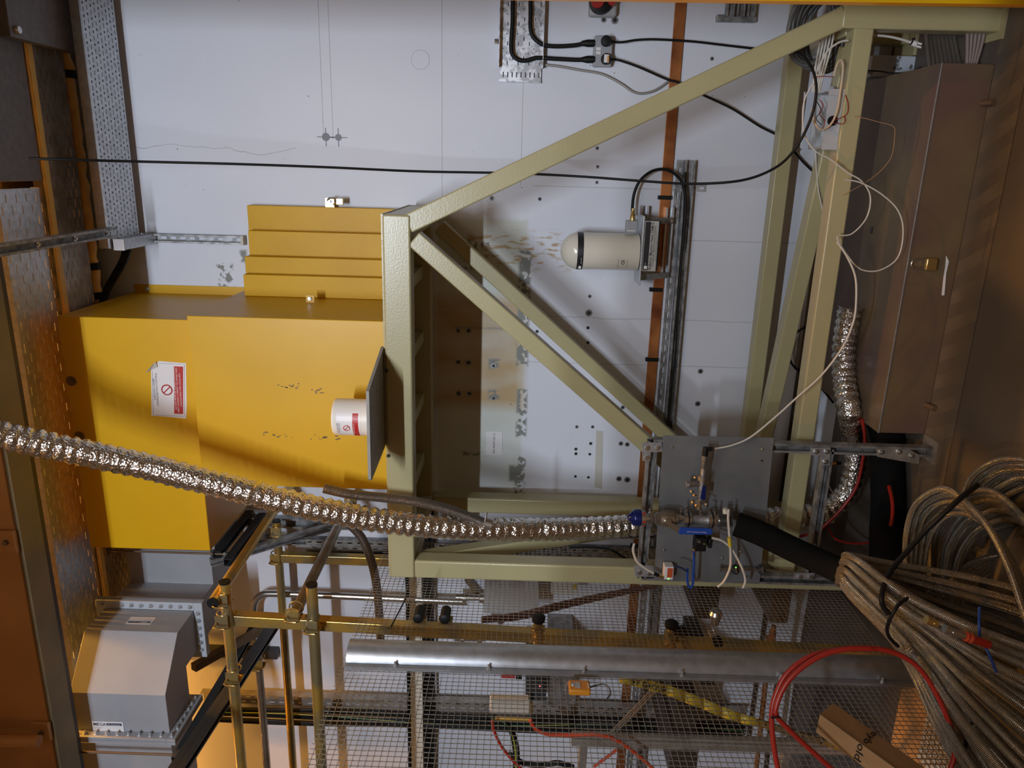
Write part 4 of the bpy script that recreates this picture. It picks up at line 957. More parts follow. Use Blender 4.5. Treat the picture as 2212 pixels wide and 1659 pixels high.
# coil of grey cable hanging at the brace
def ring(c, ex, ey, n=26): return [c + ex*cos(2*pi*k/n)+ey*sin(2*pi*k/n) for k in range(n)]
t = thing('cable_coil', 'coil of dark grey cable hung behind the cream brace near the top edge', 'cable coil', PY(1765, 70, 3.3))
cb = MB(); pts = []
for k in range(22):
    f = k/21
    c0_ = PY(1750+42*f, 62+12*f, 3.30+.10*f)
    ex = (PY(1750+50+42*f, 62, 3.3)-PY(1750+42*f, 62, 3.3))*random.uniform(.86, 1.06)
    ey = (PY(1750, 62+78, 3.3)-PY(1750, 62, 3.3))*random.uniform(.86, 1.08) + V((0, .05, 0))
    for j in range(18):
        an = 2*pi*j/18; pts.append(c0_+ex*cos(an)*(1+.04*sin(3*an+k))+ey*sin(an)+V((0, random.uniform(-.004, .004), 0)))
cb.tube(cr(pts, 3), .0075, 7).build('cable', M['grey_cable'], t, smooth=60)
# white cables
for i in range(5):
    d = i*6
    cable('white_cable', ('first', 'second', 'third', 'fourth', 'fifth', 'sixth', 'seventh', 'eighth')[i]+' from the yellow post side of five white cables beside the grey coil', [(1803-d, 55), (1798-d*1.1, 90), (1788-d, 130), (1778-d*.8, 165), (1770-d*.6, 200)], 3.22+.012*i, .0042, M['white_cable'], group='white cables by the coil')
cable('white_cable', 'white cable arching from the post corner into the open box', [(1832, 87), (1812, 92), (1790, 108), (1775, 132), (1766, 160)], 3.08, .004, M['white_cable'])
cable('white_cable', 'white cable leading right to a connector with a ribbed white tip', [(1870, 77), (1900, 77), (1925, 80), (1950, 86), (1968, 92)], 3.2, .005, M['white_cable'])
a = PY(1966, 91, 3.2); b_ = PY(1978, 95, 3.2); c_ = PY(1990, 99, 3.2)
t = thing('connector', 'white and black cable connector on the end of the white cable', 'connector', a)
MB().tube([a, b_], .011, 10).build('shell', M['paper'], t, smooth=40); MB().tube([a+V((0, -.003, 0)), a*.8+b_*.2+V((0, -.003, 0))], .0115, 10).build('black_collar', M['black'], t, smooth=40)
for s in (-.006, .006): MB().tube([b_+V((s, 0, 0)), c_+V((s, 0, 0))], .004, 6).build('pin', M['paper'], t)
# open grey enclosure standing on the base rail
a = PY(1834, 196, 3.13); b_ = PY(1812, 322, 3.13)
ex0, ex1 = b_.x, a.x; ez = .552; eh = PY(1790, 200, 3.13).z
t = thing('enclosure', 'open grey plastic enclosure with loose red and black wires on the base rail', 'enclosure', ((ex0+ex1)/2, 3.2, ez))
MB().box(ex0, ex1, 3.12, 3.125, ez, eh).build('front_wall', M['grey_box'], t); MB().box(ex0, ex1, 3.27, 3.275, ez, eh).build('back_wall', M['grey_box'], t)
MB().box(ex0, ex0+.005, 3.125, 3.27, ez, eh).build('side_wall', M['grey_box'], t); MB().box(ex1-.005, ex1, 3.125, 3.27, ez, eh).build('side_wall', M['grey_box'], t)
MB().box(ex0, ex1, 3.12, 3.275, ez-.004, ez).build('base', M['grey_box'], t)
MB().box(ex0-.004, ex0+.02, 3.114, 3.12, ez-.004, eh+.004).build('end_rib', M['grey_box'], t); MB().box(ex1-.02, ex1+.004, 3.114, 3.12, ez-.004, eh+.004).build('end_rib', M['grey_box'], t)
MB().beam((ex0-.0, 3.30, eh+.02), (ex1, 3.31, eh+.03), .16, .006, (0, .35, 1)).build('lid', M['grey_paint'], t)
p = PY(1798, 261, 3.118); MB().lathe((p.x, 3.12, p.z), (0, -1, 0), [(0, .019), (.006, .019), (.006, .013), (.001, .012)], 18).build('grommet', M['black'], t, smooth=40)
MB().lathe((ex1, 3.19, eh-.035), (1, 0, 0), [(0, .012), (.014, .012), (.02, .009)], 12).build('cable_gland', M['grey_paint'], t, smooth=40)
for i, (m_, pp) in enumerate((('red_hose', [(1770, 215), (1778, 228), (1770, 245), (1782, 262), (1776, 280)]), ('black', [(1765, 220), (1774, 240), (1763, 255), (1775, 270)]),
                              ('red_hose', [(1797, 262), (1815, 255), (1830, 245), (1832, 225), (1826, 205)]), ('red_hose', [(1797, 264), (1818, 268), (1826, 262), (1824, 250)]), ('red_hose', [(1755, 168), (1775, 165), (1800, 166)]))):
    MB().tube(cr(path(pp, 3.10 if i in (2, 3) else 3.19), 6), .0016, 5).build('loose_wire', M[m_], t, smooth=60)
cable('white_cable', 'cream cable looping over the front of the open box', [(1801, 165), (1808, 140), (1817, 130), (1821, 150), (1815, 200), (1808, 240), (1795, 268), (1775, 280), (1760, 265), (1753, 235)], 3.09, .0045, mat('cream_cable', (.50, .38, .26), .5))
cable('white_cable', 'thin white cable bowing out beside the open box', [(1757, 180), (1740, 210), (1734, 245), (1738, 290), (1760, 325), (1795, 345), (1830, 372), (1862, 392), (1880, 425), (1872, 470), (1840, 505), (1810, 508)], 3.05, .003, M['white_cable'])
for i in range(4): cable('white_cable', ('first', 'second', 'third', 'fourth', 'fifth', 'sixth', 'seventh', 'eighth')[i]+' of four thin white cables running loose between the base rails', [(1762, 325), (1763+i*3, 360), (1768+i*3, 410), (1776+i*2, 450), (1779+i, 465+8*i)], 3.3+.02*i, .003, M['white_cable'], group='white cables between the base rails')
cable('white_cable', 'wide white cable loop lying over the floor trunking', [(1826, 388), (1860, 395), (1905, 420), (1940, 455), (1951, 500), (1940, 555), (1905, 582), (1870, 585), (1845, 570), (1815, 528), (1808, 510)], 3.03, .003, M['white_cable'])
cable('sensor_cable', 'white sensor cable swinging from the base rail to the gauge on the steel plate', [(1808, 522), (1830, 555), (1848, 600), (1849, 660), (1842, 700), (1820, 750), (1775, 810), (1720, 860), (1670, 905), (1620, 945), (1580, 962), (1545, 969)], 2.96, .0042, M['white_cable'])
cable('twisted_wire', 'thin twisted wire lying across the trunking lid', [(1845, 251), (1870, 256), (1900, 264), (1928, 272), (1933, 285), (1928, 330), (1915, 355), (1890, 380), (1860, 400), (1820, 422)], 3.06, .0013, M['card'])
for i, pp in enumerate(([(1858, 152), (1900, 154), (1930, 158), (1965, 155), (1990, 145)],)): cable('black_wire', 'thin red and black wire running along the floor by the rear post', pp, 3.5, .003, M['black'])
# braided hoses and grey wires entering the trunking from the right
for i in range(8):
    x = 2002+i*8
    cable('braided_hose', ('first', 'second', 'third', 'fourth', 'fifth', 'sixth', 'seventh', 'eighth')[i]+' from the wall side of eight braided hoses entering the trunking end', [(x-6, -30, 3.5), (x-3, 40, 3.45), (x+i*.6, 90, 3.4), (x+6+i*1.2, 140, 3.33), (x+9+i, 180, 3.28)], 3.3, .008, M['braid'], group='braided hoses entering the trunking')
for i in range(5):
    x = 2087+i*11
    cable('grey_wire', ('first', 'second', 'third', 'fourth', 'fifth', 'sixth', 'seventh', 'eighth')[i]+' from the braided hoses of five dusty cables entering the trunking', [(x+4, -30, 3.15), (x+3-i, 40, 3.16), (x+3-i*3, 90, 3.17), (x+2-i*6, 135, 3.18), (x-i*7, 160, 3.16)], 3.2, .007, mat('dusty_cable', (.20, .15, .13), .6), group='grey cables entering the trunking')
# dark conduits low on the wall
a = PY(1772, 300, YW-.04); b_ = PY(1691, 1190, YW-.04)
o = MB().tube([(.9, YW-.04, (a.z+b_.z)/2), (-3.5, YW-.04, (a.z+b_.z)/2)], .012, 10).build('rusty_conduit', M['dark_brown'], smooth=50); tag(o, 'dark rusty conduit running level low on the wall', 'conduit')
a = PY(1788, 330, YW-.03); b_ = PY(1732, 800, YW-.03)
o = MB().box(b_.x, .9, YW-.05, YW-.003, (a.z+b_.z)/2-.012, (a.z+b_.z)/2+.022).build('wall_batten', M['brown_old']); tag(o, 'brown batten fixed low on the wall behind the base rails', 'batten')
cable('black_cable', 'black cable curving behind the lower base rails', [(1770, 690), (1725, 715), (1706, 745), (1710, 785), (1745, 815), (1775, 840), (1800, 870)], YW-.06, .006, M['black'])

for (px0, py0, px1, py1, lb_) in ((1870, 122, 1892, 168, 'white flaking painted block on the floor behind the base rail'),):
    a = PY(px0, py1, 3.78); b_ = PY(px1, py0, 3.78)
    o = MB().box(a.x, b_.x, 3.74, 3.95, 0, a.z).build('plinth_block', mat('flaking_white', (.50, .54, .58), .6, col2=(.12, .11, .10), nscale=22, ramp=(.60, .64)), bevel=.004); tag(o, lb_, 'block')
# unseen bars added high over the viewer; they break the sodium light on the floor into bands
for k in range(4):
    o = MB().box(-3, 3, .70+.24*k, .82+.24*k, 5.0, 5.05).build('light_stripe_bar', M['galv_old']); tag(o, ('first', 'second', 'third', 'fourth')[k]+' bar from the viewer of those added high overhead to stripe the light', 'bar', 'added light stripe bars')
# ------------------------------------------------------------------ foil duct
def foil_tube(pts, r, seg=.0055, n=28, pitch=.040, seed=1):
    rnd = random.Random(seed); P = cr(pts, 24); out = [P[0]]; acc = 0
    for i in range(1, len(P)):
        d = (P[i]-P[i-1]).length; acc += d
        if acc >= seg: out.append(P[i]); acc = 0
    L_ = 0; rr = []
    for i, p in enumerate(out):
        if i: L_ += (p-out[i-1]).length
        c = abs(sin(pi*L_/pitch))
        rr.append(r*(.80+.25*(c**.6)))
    mb = MB().tube(out, rr, n, uvs=1)
    for i in range(len(mb.v)):
        ring_i = i//n; c = out[min(ring_i, len(out)-1)]; d = mb.v[i]-c
        mb.v[i] = c + d*(1+rnd.uniform(-.045, .045))
    return mb
fz = .2+.055
def z_(px, py, z=fz): return PZ(px, py, z)
fp = [PY(-420, 800, 2.30), PY(-240, 858, 2.42), PY(-80, 905, 2.54), PY(0, 938, 2.59), PY(120, 965, 2.66), PY(300, 1004, 2.76), PY(480, 1049, 2.82), PY(620, 1084, 2.86), PY(760, 1114, 2.92), PY(880, 1132, 2.98), PY(1000, 1141, 3.04),
      PY(1120, 1144, 3.12), PY(1250, 1142, 3.22), PY(1370, 1135, 3.26), PY(1500, 1126, 3.30), PY(1620, 1120, 3.33), PY(1720, 1116, 3.36), PY(1790, 1100, 3.38), PY(1832, 1060, 3.38), PY(1846, 1010, 3.38), PY(1848, 960, 3.40), z_(1835, 890), z_(1824, 820), z_(1824, 750), z_(1832, 690), z_(1838, 660)]
o = foil_tube(fp, .052).build('foil_duct', M['foil'], smooth=75)
tag(o, 'long crinkled silver foil duct sweeping down from the ceiling and round to the floor trunking', 'duct hose')
o.modifiers.new('solid', 'SOLIDIFY').thickness = .0008
# corrugated steel hose tied to the duct
hp = [PY(700, 1055, 3.0), PY(760, 1068, 3.0), PY(830, 1075, 3.02), PY(900, 1084, 3.02), PY(960, 1098, 3.02), PY(1010, 1115, 3.03), PY(1042, 1128, 3.04)]
t = thing('corrugated_hose', 'ribbed stainless hose lying along the top of the foil duct to a clamp', 'hose', hp[3])
MB().tube(cr(hp, 8), .021, 16).build('hose', M['ribbed'], t, smooth=60)
p = PY(1048, 1129, 3.02); q = PY(1062, 1133, 3.02)
MB().tube([p, q], .030, 20).build('clamp_band', M['steel'], t, smooth=40)
MB().tube([p+V((0.0, -.02, 0)), PY(1052, 1106, 2.99)], .004, 6).build('clamp_screw', M['steel'], t)
hp = [PY(720, 1100, 3.45), PY(750, 1128, 3.45), PY(780, 1160, 3.42), PY(800, 1205, 3.40), PY(812, 1255, 3.40), PY(818, 1310, 3.42), PY(822, 1380, 3.45)]
o = MB().tube(cr(hp, 8), .022, 16).build('corrugated_hose', M['ribbed'], smooth=60); tag(o, 'dark ribbed hose curving down behind the mesh corner', 'hose')

# ------------------------------------------------------------------ channel stand with steel plate
YC = 3.02; YP = 2.985
t = thing('channel_stand', 'galvanised channel stand bolted to the floor before the cream frame', 'stand', (-1.4, YC, 0))
zA = PY(1397, 1100, YC).z; xA = PY(1397, 950, YC).x; xB = PY(1397, 1245, YC).x
strut(MB(), (xA, YC, zA), (xB, YC, zA), (0, -1, 0)).build('upper_channel', M['galv_dull'], t)
xV = PY(1800, 968, YC).x
strut(MB(), (xV, YC, .02), (xV, YC, zA-.0), (0, -1, 0)).build('upright_channel', M['galv_dull'], t)
zB_ = PY(1774, 1060, YC).z
strut(MB(), (xV, YC+.0, zB_), (xV-.62, YC, zB_), (0, -1, 0)).build('lower_channel', M['galv_dull'], t)
xL2 = PY(1600, 1246, YC).x
strut(MB(), (xL2, YC, .02), (xL2, YC, zA), (0, -1, 0)).build('upright_channel', M['galv_dull'], t)
def gusset(pts, y, bl):
    q = [PY(a_, b2, y) for a_, b2 in pts]
    g_ = MB().prism([tuple(v) for v in q], (0, .004, 0)).build('corner_plate', M['galv'], t, bevel=.0008)
    for px, py in bl:
        p = PY(px, py, y); MB().lathe((p.x, y, p.z), (0, -1, 0), [(0, .011), (.007, .011), (.007, .006), (.012, .005)], 6).build('bolt', M['steel'], g_)
gusset(((1387, 956), (1430, 956), (1430, 976), (1406, 977), (1404, 997), (1388, 996)), YC-.026, ((1398, 967), (1421, 967), (1397, 988)))
gusset(((1751, 967), (1795, 967), (1793, 1005), (1774, 1005), (1774, 984), (1751, 984)), YC-.026, ((1763, 975), (1786, 975), (1783, 997)))
gusset(((1370, 1222), (1372, 1245), (1413, 1247), (1413, 1222)), YC-.026, ((1381, 1236), (1403, 1238)))
gusset(((1716, 1238), (1757, 1238), (1757, 1252), (1716, 1251)), YC-.026, ((1728, 1246), (1750, 1246)))
# foot bracket
q = [PY(a_, b2, YC-.026) for a_, b2 in ((1894, 969), (1966, 971), (1987, 984), (1985, 1003), (1896, 987))]
MB().prism([tuple(v) for v in q], (0, .006, 0)).build('foot_bracket', M['galv_old'], t, bevel=.001)
MB().box(xV-.05, xV+.05, YC-.03, YC+.08, 0, .006).build('foot_plate', M['galv_old'], t)
for px, py in ((1905, 977), (1943, 976), (1970, 985)): p = PY(px, py, YC-.03); MB().lathe((p.x, YC-.026, p.z), (0, -1, 0), [(0, .011), (.007, .011), (.007, .006), (.012, .005)], 6).build('bolt', M['steel'], t)
# plate
q = [PY(a_, b2, YP) for a_, b2 in ((1433, 941), (1672, 946), (1641, 1259), (1413, 1253))]
t = thing('mounting_plate', 'dull grey metal plate bolted to the channel stand', 'plate', q[0])
MB().prism([tuple(v) for v in q], (0, .005, 0)).build('plate', M['plate_grey'], t, bevel=.001)
for px, py in ((1453, 966), (1647, 971), (1612, 1245), (1560, 1206), (1600, 1192), (1434, 1188)):
    p = PY(px, py, YP); MB().lathe((p.x, YP, p.z), (0, -1, 0), [(0, .006), (.003, .006), (.006, .003)], 10).build('screw_head', M['steel'], t, smooth=40)
p = PY(1646, 995, YP); MB().lathe((p.x, YP-.0006, p.z), (0, 1, 0), [(0, .005), (.001, .005)], 10).build('drill_hole', M['ink'], t)

# ------------------------------------------------------------------ vacuum valve assembly
YV = 2.90
def ax(px, py, y=YV): return PY(px, py, y)
zz = lambda px, py=1120, y=YV: PY(px, py, y).z
xv = PY(1440, 1120, YV).x
def vl(parent, pr_, name, m, n=24, sm=40):
    """pr_: list of (pixel x, radius) down the vertical valve axis"""
    z0 = zz(pr_[0][0]); return MB().lathe((xv, YV, z0), (0, 0, -1), [(z0-zz(px), r) for px, r in pr_], n).build(name, m, parent, smooth=sm)
t = thing('vacuum_valve', 'upright stainless vacuum valve stack with a dark blue conical cap', 'valve', (xv, YV, zz(1580)))
vl(t, [(1355, .004), (1358, .014), (1368, .034), (1372, .036), (1383, .036), (1384, .030)], 'cap', M['blue_anod'])
vl(t, [(1384, .033), (1393, .033), (1394, .022), (1400, .022)], 'collar', M['steel'])
for k in range(3):
    an = -1.2+k*1.1; p = V((xv+.033*sin(an), YV-.033*cos(an), zz(1389))); MB().lathe(p, (sin(an), -cos(an), 0), [(0, .006), (.002, .006)], 10).build('red_dot', M['red'], t)
vl(t, [(1400, .020), (1402, .030), (1408, .030), (1410, .018), (1414, .018), (1415, .027), (1426, .027)], 'hex_union', M['steel'], 6, 20)
vl(t, [(1426, .033), (1440, .036), (1455, .034), (1458, .026), (1462, .026)], 'valve_body', M['steel_brush'])
vl(t, [(1462, .023), (1470, .023), (1471, .016), (1476, .016)], 'hex_nut', M['steel'], 6, 20)
for a_, b2 in ((1476, 1484), (1528, 1536)):
    vl(t, [(a_, .033), (b2, .033)], 'clamp_ring', M['steel']); vl(t, [(b2, .034), (b2+3, .034)], 'seal', M['black']); vl(t, [(b2+3, .031), (b2+8, .031)], 'clamp_ring', M['steel'])
vl(t, [(1492, .024), (1497, .021), (1523, .021), (1528, .024)], 'tee_body', M['galv_dull'])
vl(t, [(1545, .024), (1550, .022)], 'adaptor', M['steel'])
pr_ = []
for k in range(22): pr_.append((1550+k*1.45, .029 if k % 2 else .020))
vl(t, pr_, 'bellows', M['steel'], 28, 30)
for px, py in ((1470, 1102), (1482, 1100), (1530, 1103), (1542, 1104), (1404, 1104), (1512, 1108)):
    p = ax(px, py, YV-.02); MB().tube([p-V((.012, 0, .004)), p+V((.012, -.006, .003))], .004, 8).build('wing_nut', M['steel'], t, smooth=40)
    MB().tube([p, p+V((.004, -.02, 0))], .003, 6).build('screw', M['steel'], t)
# blue lever
a = ax(1452, 1133, YV-.045); b_ = ax(1468, 1147, YV-.05)
MB().tube([ax(1440, 1126, YV-.03), ax(1444, 1128, YV-.055)], .013, 12).build('lever_hub', M['steel'], t, smooth=40)
MB().beam(ax(1446, 1133, YV-.05), ax(1468, 1146, YV-.05), .004, .024, (1, 0, 0)).build('lever_arm', M['steel'], t)
hq = [PY(a_, b2, YV-.055) for a_, b2 in ((1468, 1140), (1534, 1142), (1540, 1146), (1540, 1152), (1536, 1156), (1466, 1155))]
hd = MB().prism([tuple(v) for v in hq], (0, .010, 0)).build('blue_handle', M['blue'], t, bevel=.003)
A = PY(1492, 1146, YV-.056); B = PY(1526, 1150, YV-.056)
text('Lancashire Fittings', PY(1494, 1150, YV-.056), (0, 0, -1), (1, 0, 0), .005, M['white_ink'], hd, width=.062)
text('LCF', PY(1484, 1150, YV-.056), (0, 0, -1), (1, 0, 0), .006, M['white_ink'], hd, width=.014)
# gauge branch (level, to the right of the stack)
t = thing('vacuum_gauge', 'slim stainless gauge branch with a black elbow plug and small blue lever', 'gauge', ax(1520, 1050))
zg = zz(1518, 1030)
def hx(py): return PY(1519, py, YV).x
def hl(pr_, name, m, n=18, sm=40): x0 = hx(pr_[0][0]); MB().lathe((x0, YV, zg), (-1, 0, 0), [(x0-hx(py), r) for py, r in pr_], n).build(name, m, t, smooth=sm)
hl([(984, .013), (1005, .013), (1008, .009), (1012, .009)], 'gauge_body', M['steel'])
hl([(966, .011), (978, .013), (984, .012)], 'black_plug', M['black'])
p = ax(1525, 968); MB().tube([(hx(970), YV, zg), (hx(969), YV, zg-.028)], .009, 12).build('elbow_plug', M['black'], t, smooth=40)
hl([(1012, .010), (1027, .010)], 'stem', M['galv_dull']); hl([(1027, .022), (1036, .022)], 'clamp_ring', M['steel'])
hl([(1036, .012), (1078, .011)], 'branch_pipe', M['galv_dull']); hl([(1078, .018), (1086, .018), (1087, .012), (1100, .013)], 'hex_union', M['steel'], 6, 20)
MB().tube([PY(1512, 1046, YV), PY(1500, 1047, YV), PY(1488, 1047, YV)], [.008, .008, .013], 12).build('side_port', M['steel'], t, smooth=40)
MB().tube([PY(1488, 1047, YV), PY(1482, 1047, YV)], .015, 14).build('side_cap', M['galv_dull'], t, smooth=40)
hq = [PY(a_, b2, YV-.03) for a_, b2 in ((1518, 1050), (1526, 1051), (1524, 1080), (1513, 1079))]
MB().prism([tuple(v) for v in hq], (0, .008, 0)).build('blue_lever', M['blue_anod'], t, bevel=.002)
for px, py in ((1506, 1032), (1504, 1070), (1498, 1062), (1508, 1092), (1530, 1090), (1500, 1085)):
    p = ax(px, py, YV-.02); MB().tube([p, p+V((.006, -.012, .014))], .0045, 8).build('wing_nut', M['steel'] if px % 4 else M['brass'], t, smooth=40)
# solenoid below
t = thing('solenoid_valve', 'black square solenoid coil with a blue air hose under the blue lever', 'valve', ax(1505, 1170))
a = ax(1497, 1183); b_ = ax(1524, 1155)
MB().box(a.x, b_.x, YV-.035, YV+.02, b_.z, a.z).build('coil', M['black'], t, smooth=30, bevel=.005)
p = ax(1510, 1170, YV-.036); MB().lathe((p.x, YV-.035, p.z), (0, -1, 0), [(0, .008), (.004, .007)], 6).build('nut', M['steel'], t)
a = ax(1526, 1178); b_ = ax(1537, 1158); MB().box(a.x, b_.x, YV-.03, YV+.01, b_.z, a.z).build('plug', M['black'], t, smooth=30, bevel=.006)
text('AA', PY(1518, 1176, YV-.0356), (0, 0, -1), (1, 0, 0), .006, M['tape_y'], t)
MB().tube([ax(1500, 1184), ax(1499, 1192), ax(1498.5, 1202)], [.010, .009, .010], 12).build('fitting', M['brass'], t, smooth=40)
cable('air_hose', 'bright blue air hose hanging in a loop from the solenoid', [(1498, 1190), (1499, 1215), (1498, 1240), (1496, 1262), (1491, 1269), (1486, 1262), (1484, 1245), (1485, 1232), (1484, 1228)], YV-.01, .0055, M['blue'])
cable('air_hose', 'short dark blue air hose ending in a ring at the orange labelled box', [(1484, 1235), (1480, 1232), (1470, 1226), (1462, 1224), (1455, 1223)], YV-.02, .0045, M['navy'])
cable('grey_hose', 'grey cable arching from the solenoid plug across the plate', [(1538, 1162), (1560, 1168), (1580, 1185), (1595, 1210), (1606, 1235), (1610, 1255), (1605, 1270)], YV-.03, .0055, M['white_cable'])
cable('grey_hose', 'pale cable with a yellow tag running down the plate', [(1574, 1100), (1573, 1120), (1575, 1150), (1578, 1190), (1578, 1220), (1572, 1240), (1562, 1258), (1550, 1268)], YV-.04, .0055, M['white_cable'])
t = MB(); A = ax(1575, 1161, YV-.05); B = ax(1577, 1180, YV-.05)
tag(t.tube([A, B], .008, 10).build('cable_tag', M['tape_y'], smooth=50), 'small yellow tag clipped on the pale cable over the plate', 'tag')
p = ax(1568, 1104, YV-.02); tag(MB().tube([ax(1566, 1098, YV), ax(1567, 1108, YV)], [.010, .012], 10).build('white_plug', M['bone'], smooth=50), 'small white plug between the bellows and the plate', 'plug')
# pressure switch with the orange label
t = thing('pressure_switch', 'small boxy switch with an orange and white label at the plate edge', 'switch', ax(1445, 1230, 2.95))
a = ax(1434, 1252, 2.93); b_ = ax(1456, 1225, 2.93)
MB().box(a.x, b_.x, 2.93, 2.975, b_.z, a.z).build('body', M['paper'], t, bevel=.002)
MB().box(a.x+.012, b_.x-.006, 2.9285, 2.93, b_.z+.004, a.z-.012).build('orange_label', mat('orange_label', (.50, .09, .03), .4), t)
MB().lathe((a.x+.004, 2.93, a.z-.02), (0, -1, 0), [(0, .003), (.002, .003)], 8).build('indicator_light', M['green_light'], t)
MB().tube([ax(1412, 1238, 2.93), ax(1422, 1243, 2.93)], .008, 10).build('plug', M['black'], t); MB().tube([ax(1423, 1243, 2.93), ax(1432, 1248, 2.93)], .008, 10).build('brass_fitting', M['brass'], t, smooth=40)
cable('grey_hose', 'grey cable running from the channel corner to the labelled switch', [(1370, 1174), (1368, 1190), (1376, 1212), (1392, 1226), (1412, 1238)], 2.93, .006, M['white_cable'])
cable('black_hose', 'black cable curving behind the mesh top towards the stand', [(1230, 1183), (1280, 1182), (1320, 1188), (1345, 1203), (1368, 1214)], 3.3, .006, M['black'])
# small valves bottom right of the plate
for i, (px, py) in enumerate(((1588, 1232), (1645, 1232))):
    t = thing('needle_valve', ('round needle valve with a green light at the lower plate edge', 'round needle valve nearest the black hose')[i], 'valve', ax(px, py, 2.94), 'needle valves at the lower plate edge')
    p = ax(px, py, 2.955); MB().lathe((p.x, 2.975, p.z), (0, -1, 0), [(0, .016), (.03, .016), (.032, .010), (.045, .008)], 16).build('body', M['dark_grey'], t, smooth=40)
    MB().tube([p+V((0, -.02, 0)), p+V((.03, -.03, .008))], .005, 8).build('stem', M['steel'], t, smooth=40)
    if not i: MB().lathe(p+V((.035, -.035, .01)), (0, -1, 0), [(0, .003), (.002, .003)], 8).build('indicator_light', M['green_light'], t)
MB_ = MB().tube([ax(1555, 1229, 2.95), ax(1560, 1229, 2.95), ax(1568, 1229, 2.95), ax(1588, 1230, 2.95), ax(1645, 1231, 2.95), ax(1720, 1236, 2.95)], [.014, .007, .006, .006, .004, .004], 10).build('control_rod', M['steel_brush'], smooth=40)
tag(MB_, 'thin steel rod with a knurled knob joining the two needle valves', 'rod')
# insulated black pipes
pts = [PY(1590, 1132, 2.90), PY(1642, 1152, 2.86), PY(1720, 1190, 2.80), PY(1800, 1226, 2.72), PY(1860, 1255, 2.62), PY(1930, 1290, 2.5)]
o = MB().tube(cr(pts, 8), .052, 26).build('insulated_pipe', M['black_matt'], smooth=60); tag(o, 'thick black foam insulated hose slanting from the bellows down to the hose coil', 'hose')
pts = [PZ(1905, 905, .06), PZ(1915, 940, .08), PZ(1915, 1000, .085), PZ(1918, 1080, .085), PZ(1915, 1150, .085), PZ(1915, 1215, .085)]
o = MB().tube(cr(pts, 8), .072, 26).build('insulated_pipe', M['black_matt'], smooth=60); tag(o, 'thick black insulated pipe lying on the floor at the end of the trunking', 'hose')
cable('red_hose', 'red hose crossing the foil duct behind the stand and running along the floor', [(1862, 905), (1868, 950), (1862, 1000), (1850, 1050), (1825, 1090), (1790, 1128), (1760, 1150), (1720, 1160)], 3.25, .0075, M['red_hose'])
cable('red_hose', 'red hose bowing beside the black insulated pipe on the floor', [(1920, 1050), (1927, 1080), (1928, 1110), (1924, 1135)], 3.0, .008, M['red_hose'])
cable('red_hose', 'thin red hose under the foil duct bend', [(1790, 1140), (1800, 1160), (1820, 1170), (1850, 1174), (1880, 1172)], 3.35, .006, M['red_hose'])
cable('grey_wire', 'thin grey wire looping under the foil duct', [(1786, 1035), (1795, 1058), (1808, 1068), (1822, 1060), (1828, 1035)], 3.3, .003, M['white_cable'])
t = thing('orange_tag', 'short orange hose end with a black cap beside the foil duct', 'hose', PY(1800, 1001, 3.3))
MB().tube([PY(1790, 1002, 3.3), PY(1806, 1001, 3.3)], .006, 8).build('orange_hose', M['orange'], t); MB().tube([PY(1806, 1001, 3.3), PY(1816, 1000, 3.3)], .009, 8).build('cap', M['black'], t)
# ------------------------------------------------------------------ wire mesh fence
XM = -1.885
t = thing('mesh_fence', 'welded wire mesh fence panel running back to the cream stand', 'fence', (XM, 2.4, .24))
z0, z1, ya, yb = .24, PX(820, 1210, XM).z, 1.4, PX(838, 1168, XM).y; P_ = .0225; wr = .0014
mb = MB(); k = 0
while ya+k*P_ <= yb: mb.tube([(XM, ya+k*P_, z0), (XM, ya+k*P_, z1)], wr, 4, caps=False); k += 1
k = 0
while z0+k*P_ <= z1: mb.tube([(XM+.0025, ya, z0+k*P_), (XM+.0025, yb, z0+k*P_)], wr, 4, caps=False); k += 1
mb.build('wire_mesh', mat('mesh_wire', (.42, .38, .33), .35, .7), t, smooth=60)
# rounded guard rail standing upright on the fence
YG0 = PX(1250, 1399, XM+.03).y; YG1 = PX(1250, 1443, XM+.03).y; yc_ = (YG0+YG1)/2; rg = abs(YG0-YG1)/2
prof = []
for k in range(13):
    an = pi*k/12; prof.append((XM+.006+rg*1.0*sin(an), yc_+rg*cos(an)))
prof += [(XM+.020, yc_-rg-.002), (XM+.020, yc_-rg-.022), (XM+.006, yc_-rg-.022)]
t = thing('guard_post', 'rounded galvanised steel guard post clamped upright on the wire mesh', 'post', (XM, yc_, .22))
zt_ = PX(748, 1412, XM+.05).z
mb = MB(); n_ = len(prof)
TL_ = PX(1650, 1430, XM+.05).y-PX(760, 1392, XM+.05).y
mb.prism([(x, y, .22) for x, y in prof], (0, 0, zt_-.22))
mb.build('post', mat('weathered_zinc', (.40, .41, .43), .36, .8, col2=(.48, .50, .53), nscale=26, detail=3, bump=.06, bscale=90), t, smooth=40)
for px in (850, 1055, 1262, 1472, 1681, 1893):
    p = PX(px, 1448, XM+.03); MB().lathe((XM+.02, yc_-rg-.011, p.z), (1, 0, 0), [(0, .008), (.006, .008), (.006, .0045), (.02, .0045)], 6).build('bolt', M['galv'], t)

# ------------------------------------------------------------------ equipment behind the mesh
def bxp(name, label, cat, px0, py0, px1, py1, y, d, m, bev=.002, parts=()):
    """a box whose front face spans two pixel corners on the plane y"""
    a = PY(px0, py1, y); b_ = PY(px1, py0, y)
    t = thing(name, label, cat, ((a.x+b_.x)/2, y+d/2, b_.z))
    MB().box(a.x, b_.x, y, y+d, b_.z, a.z).build('body', m, t, smooth=30, bevel=bev)
    return t
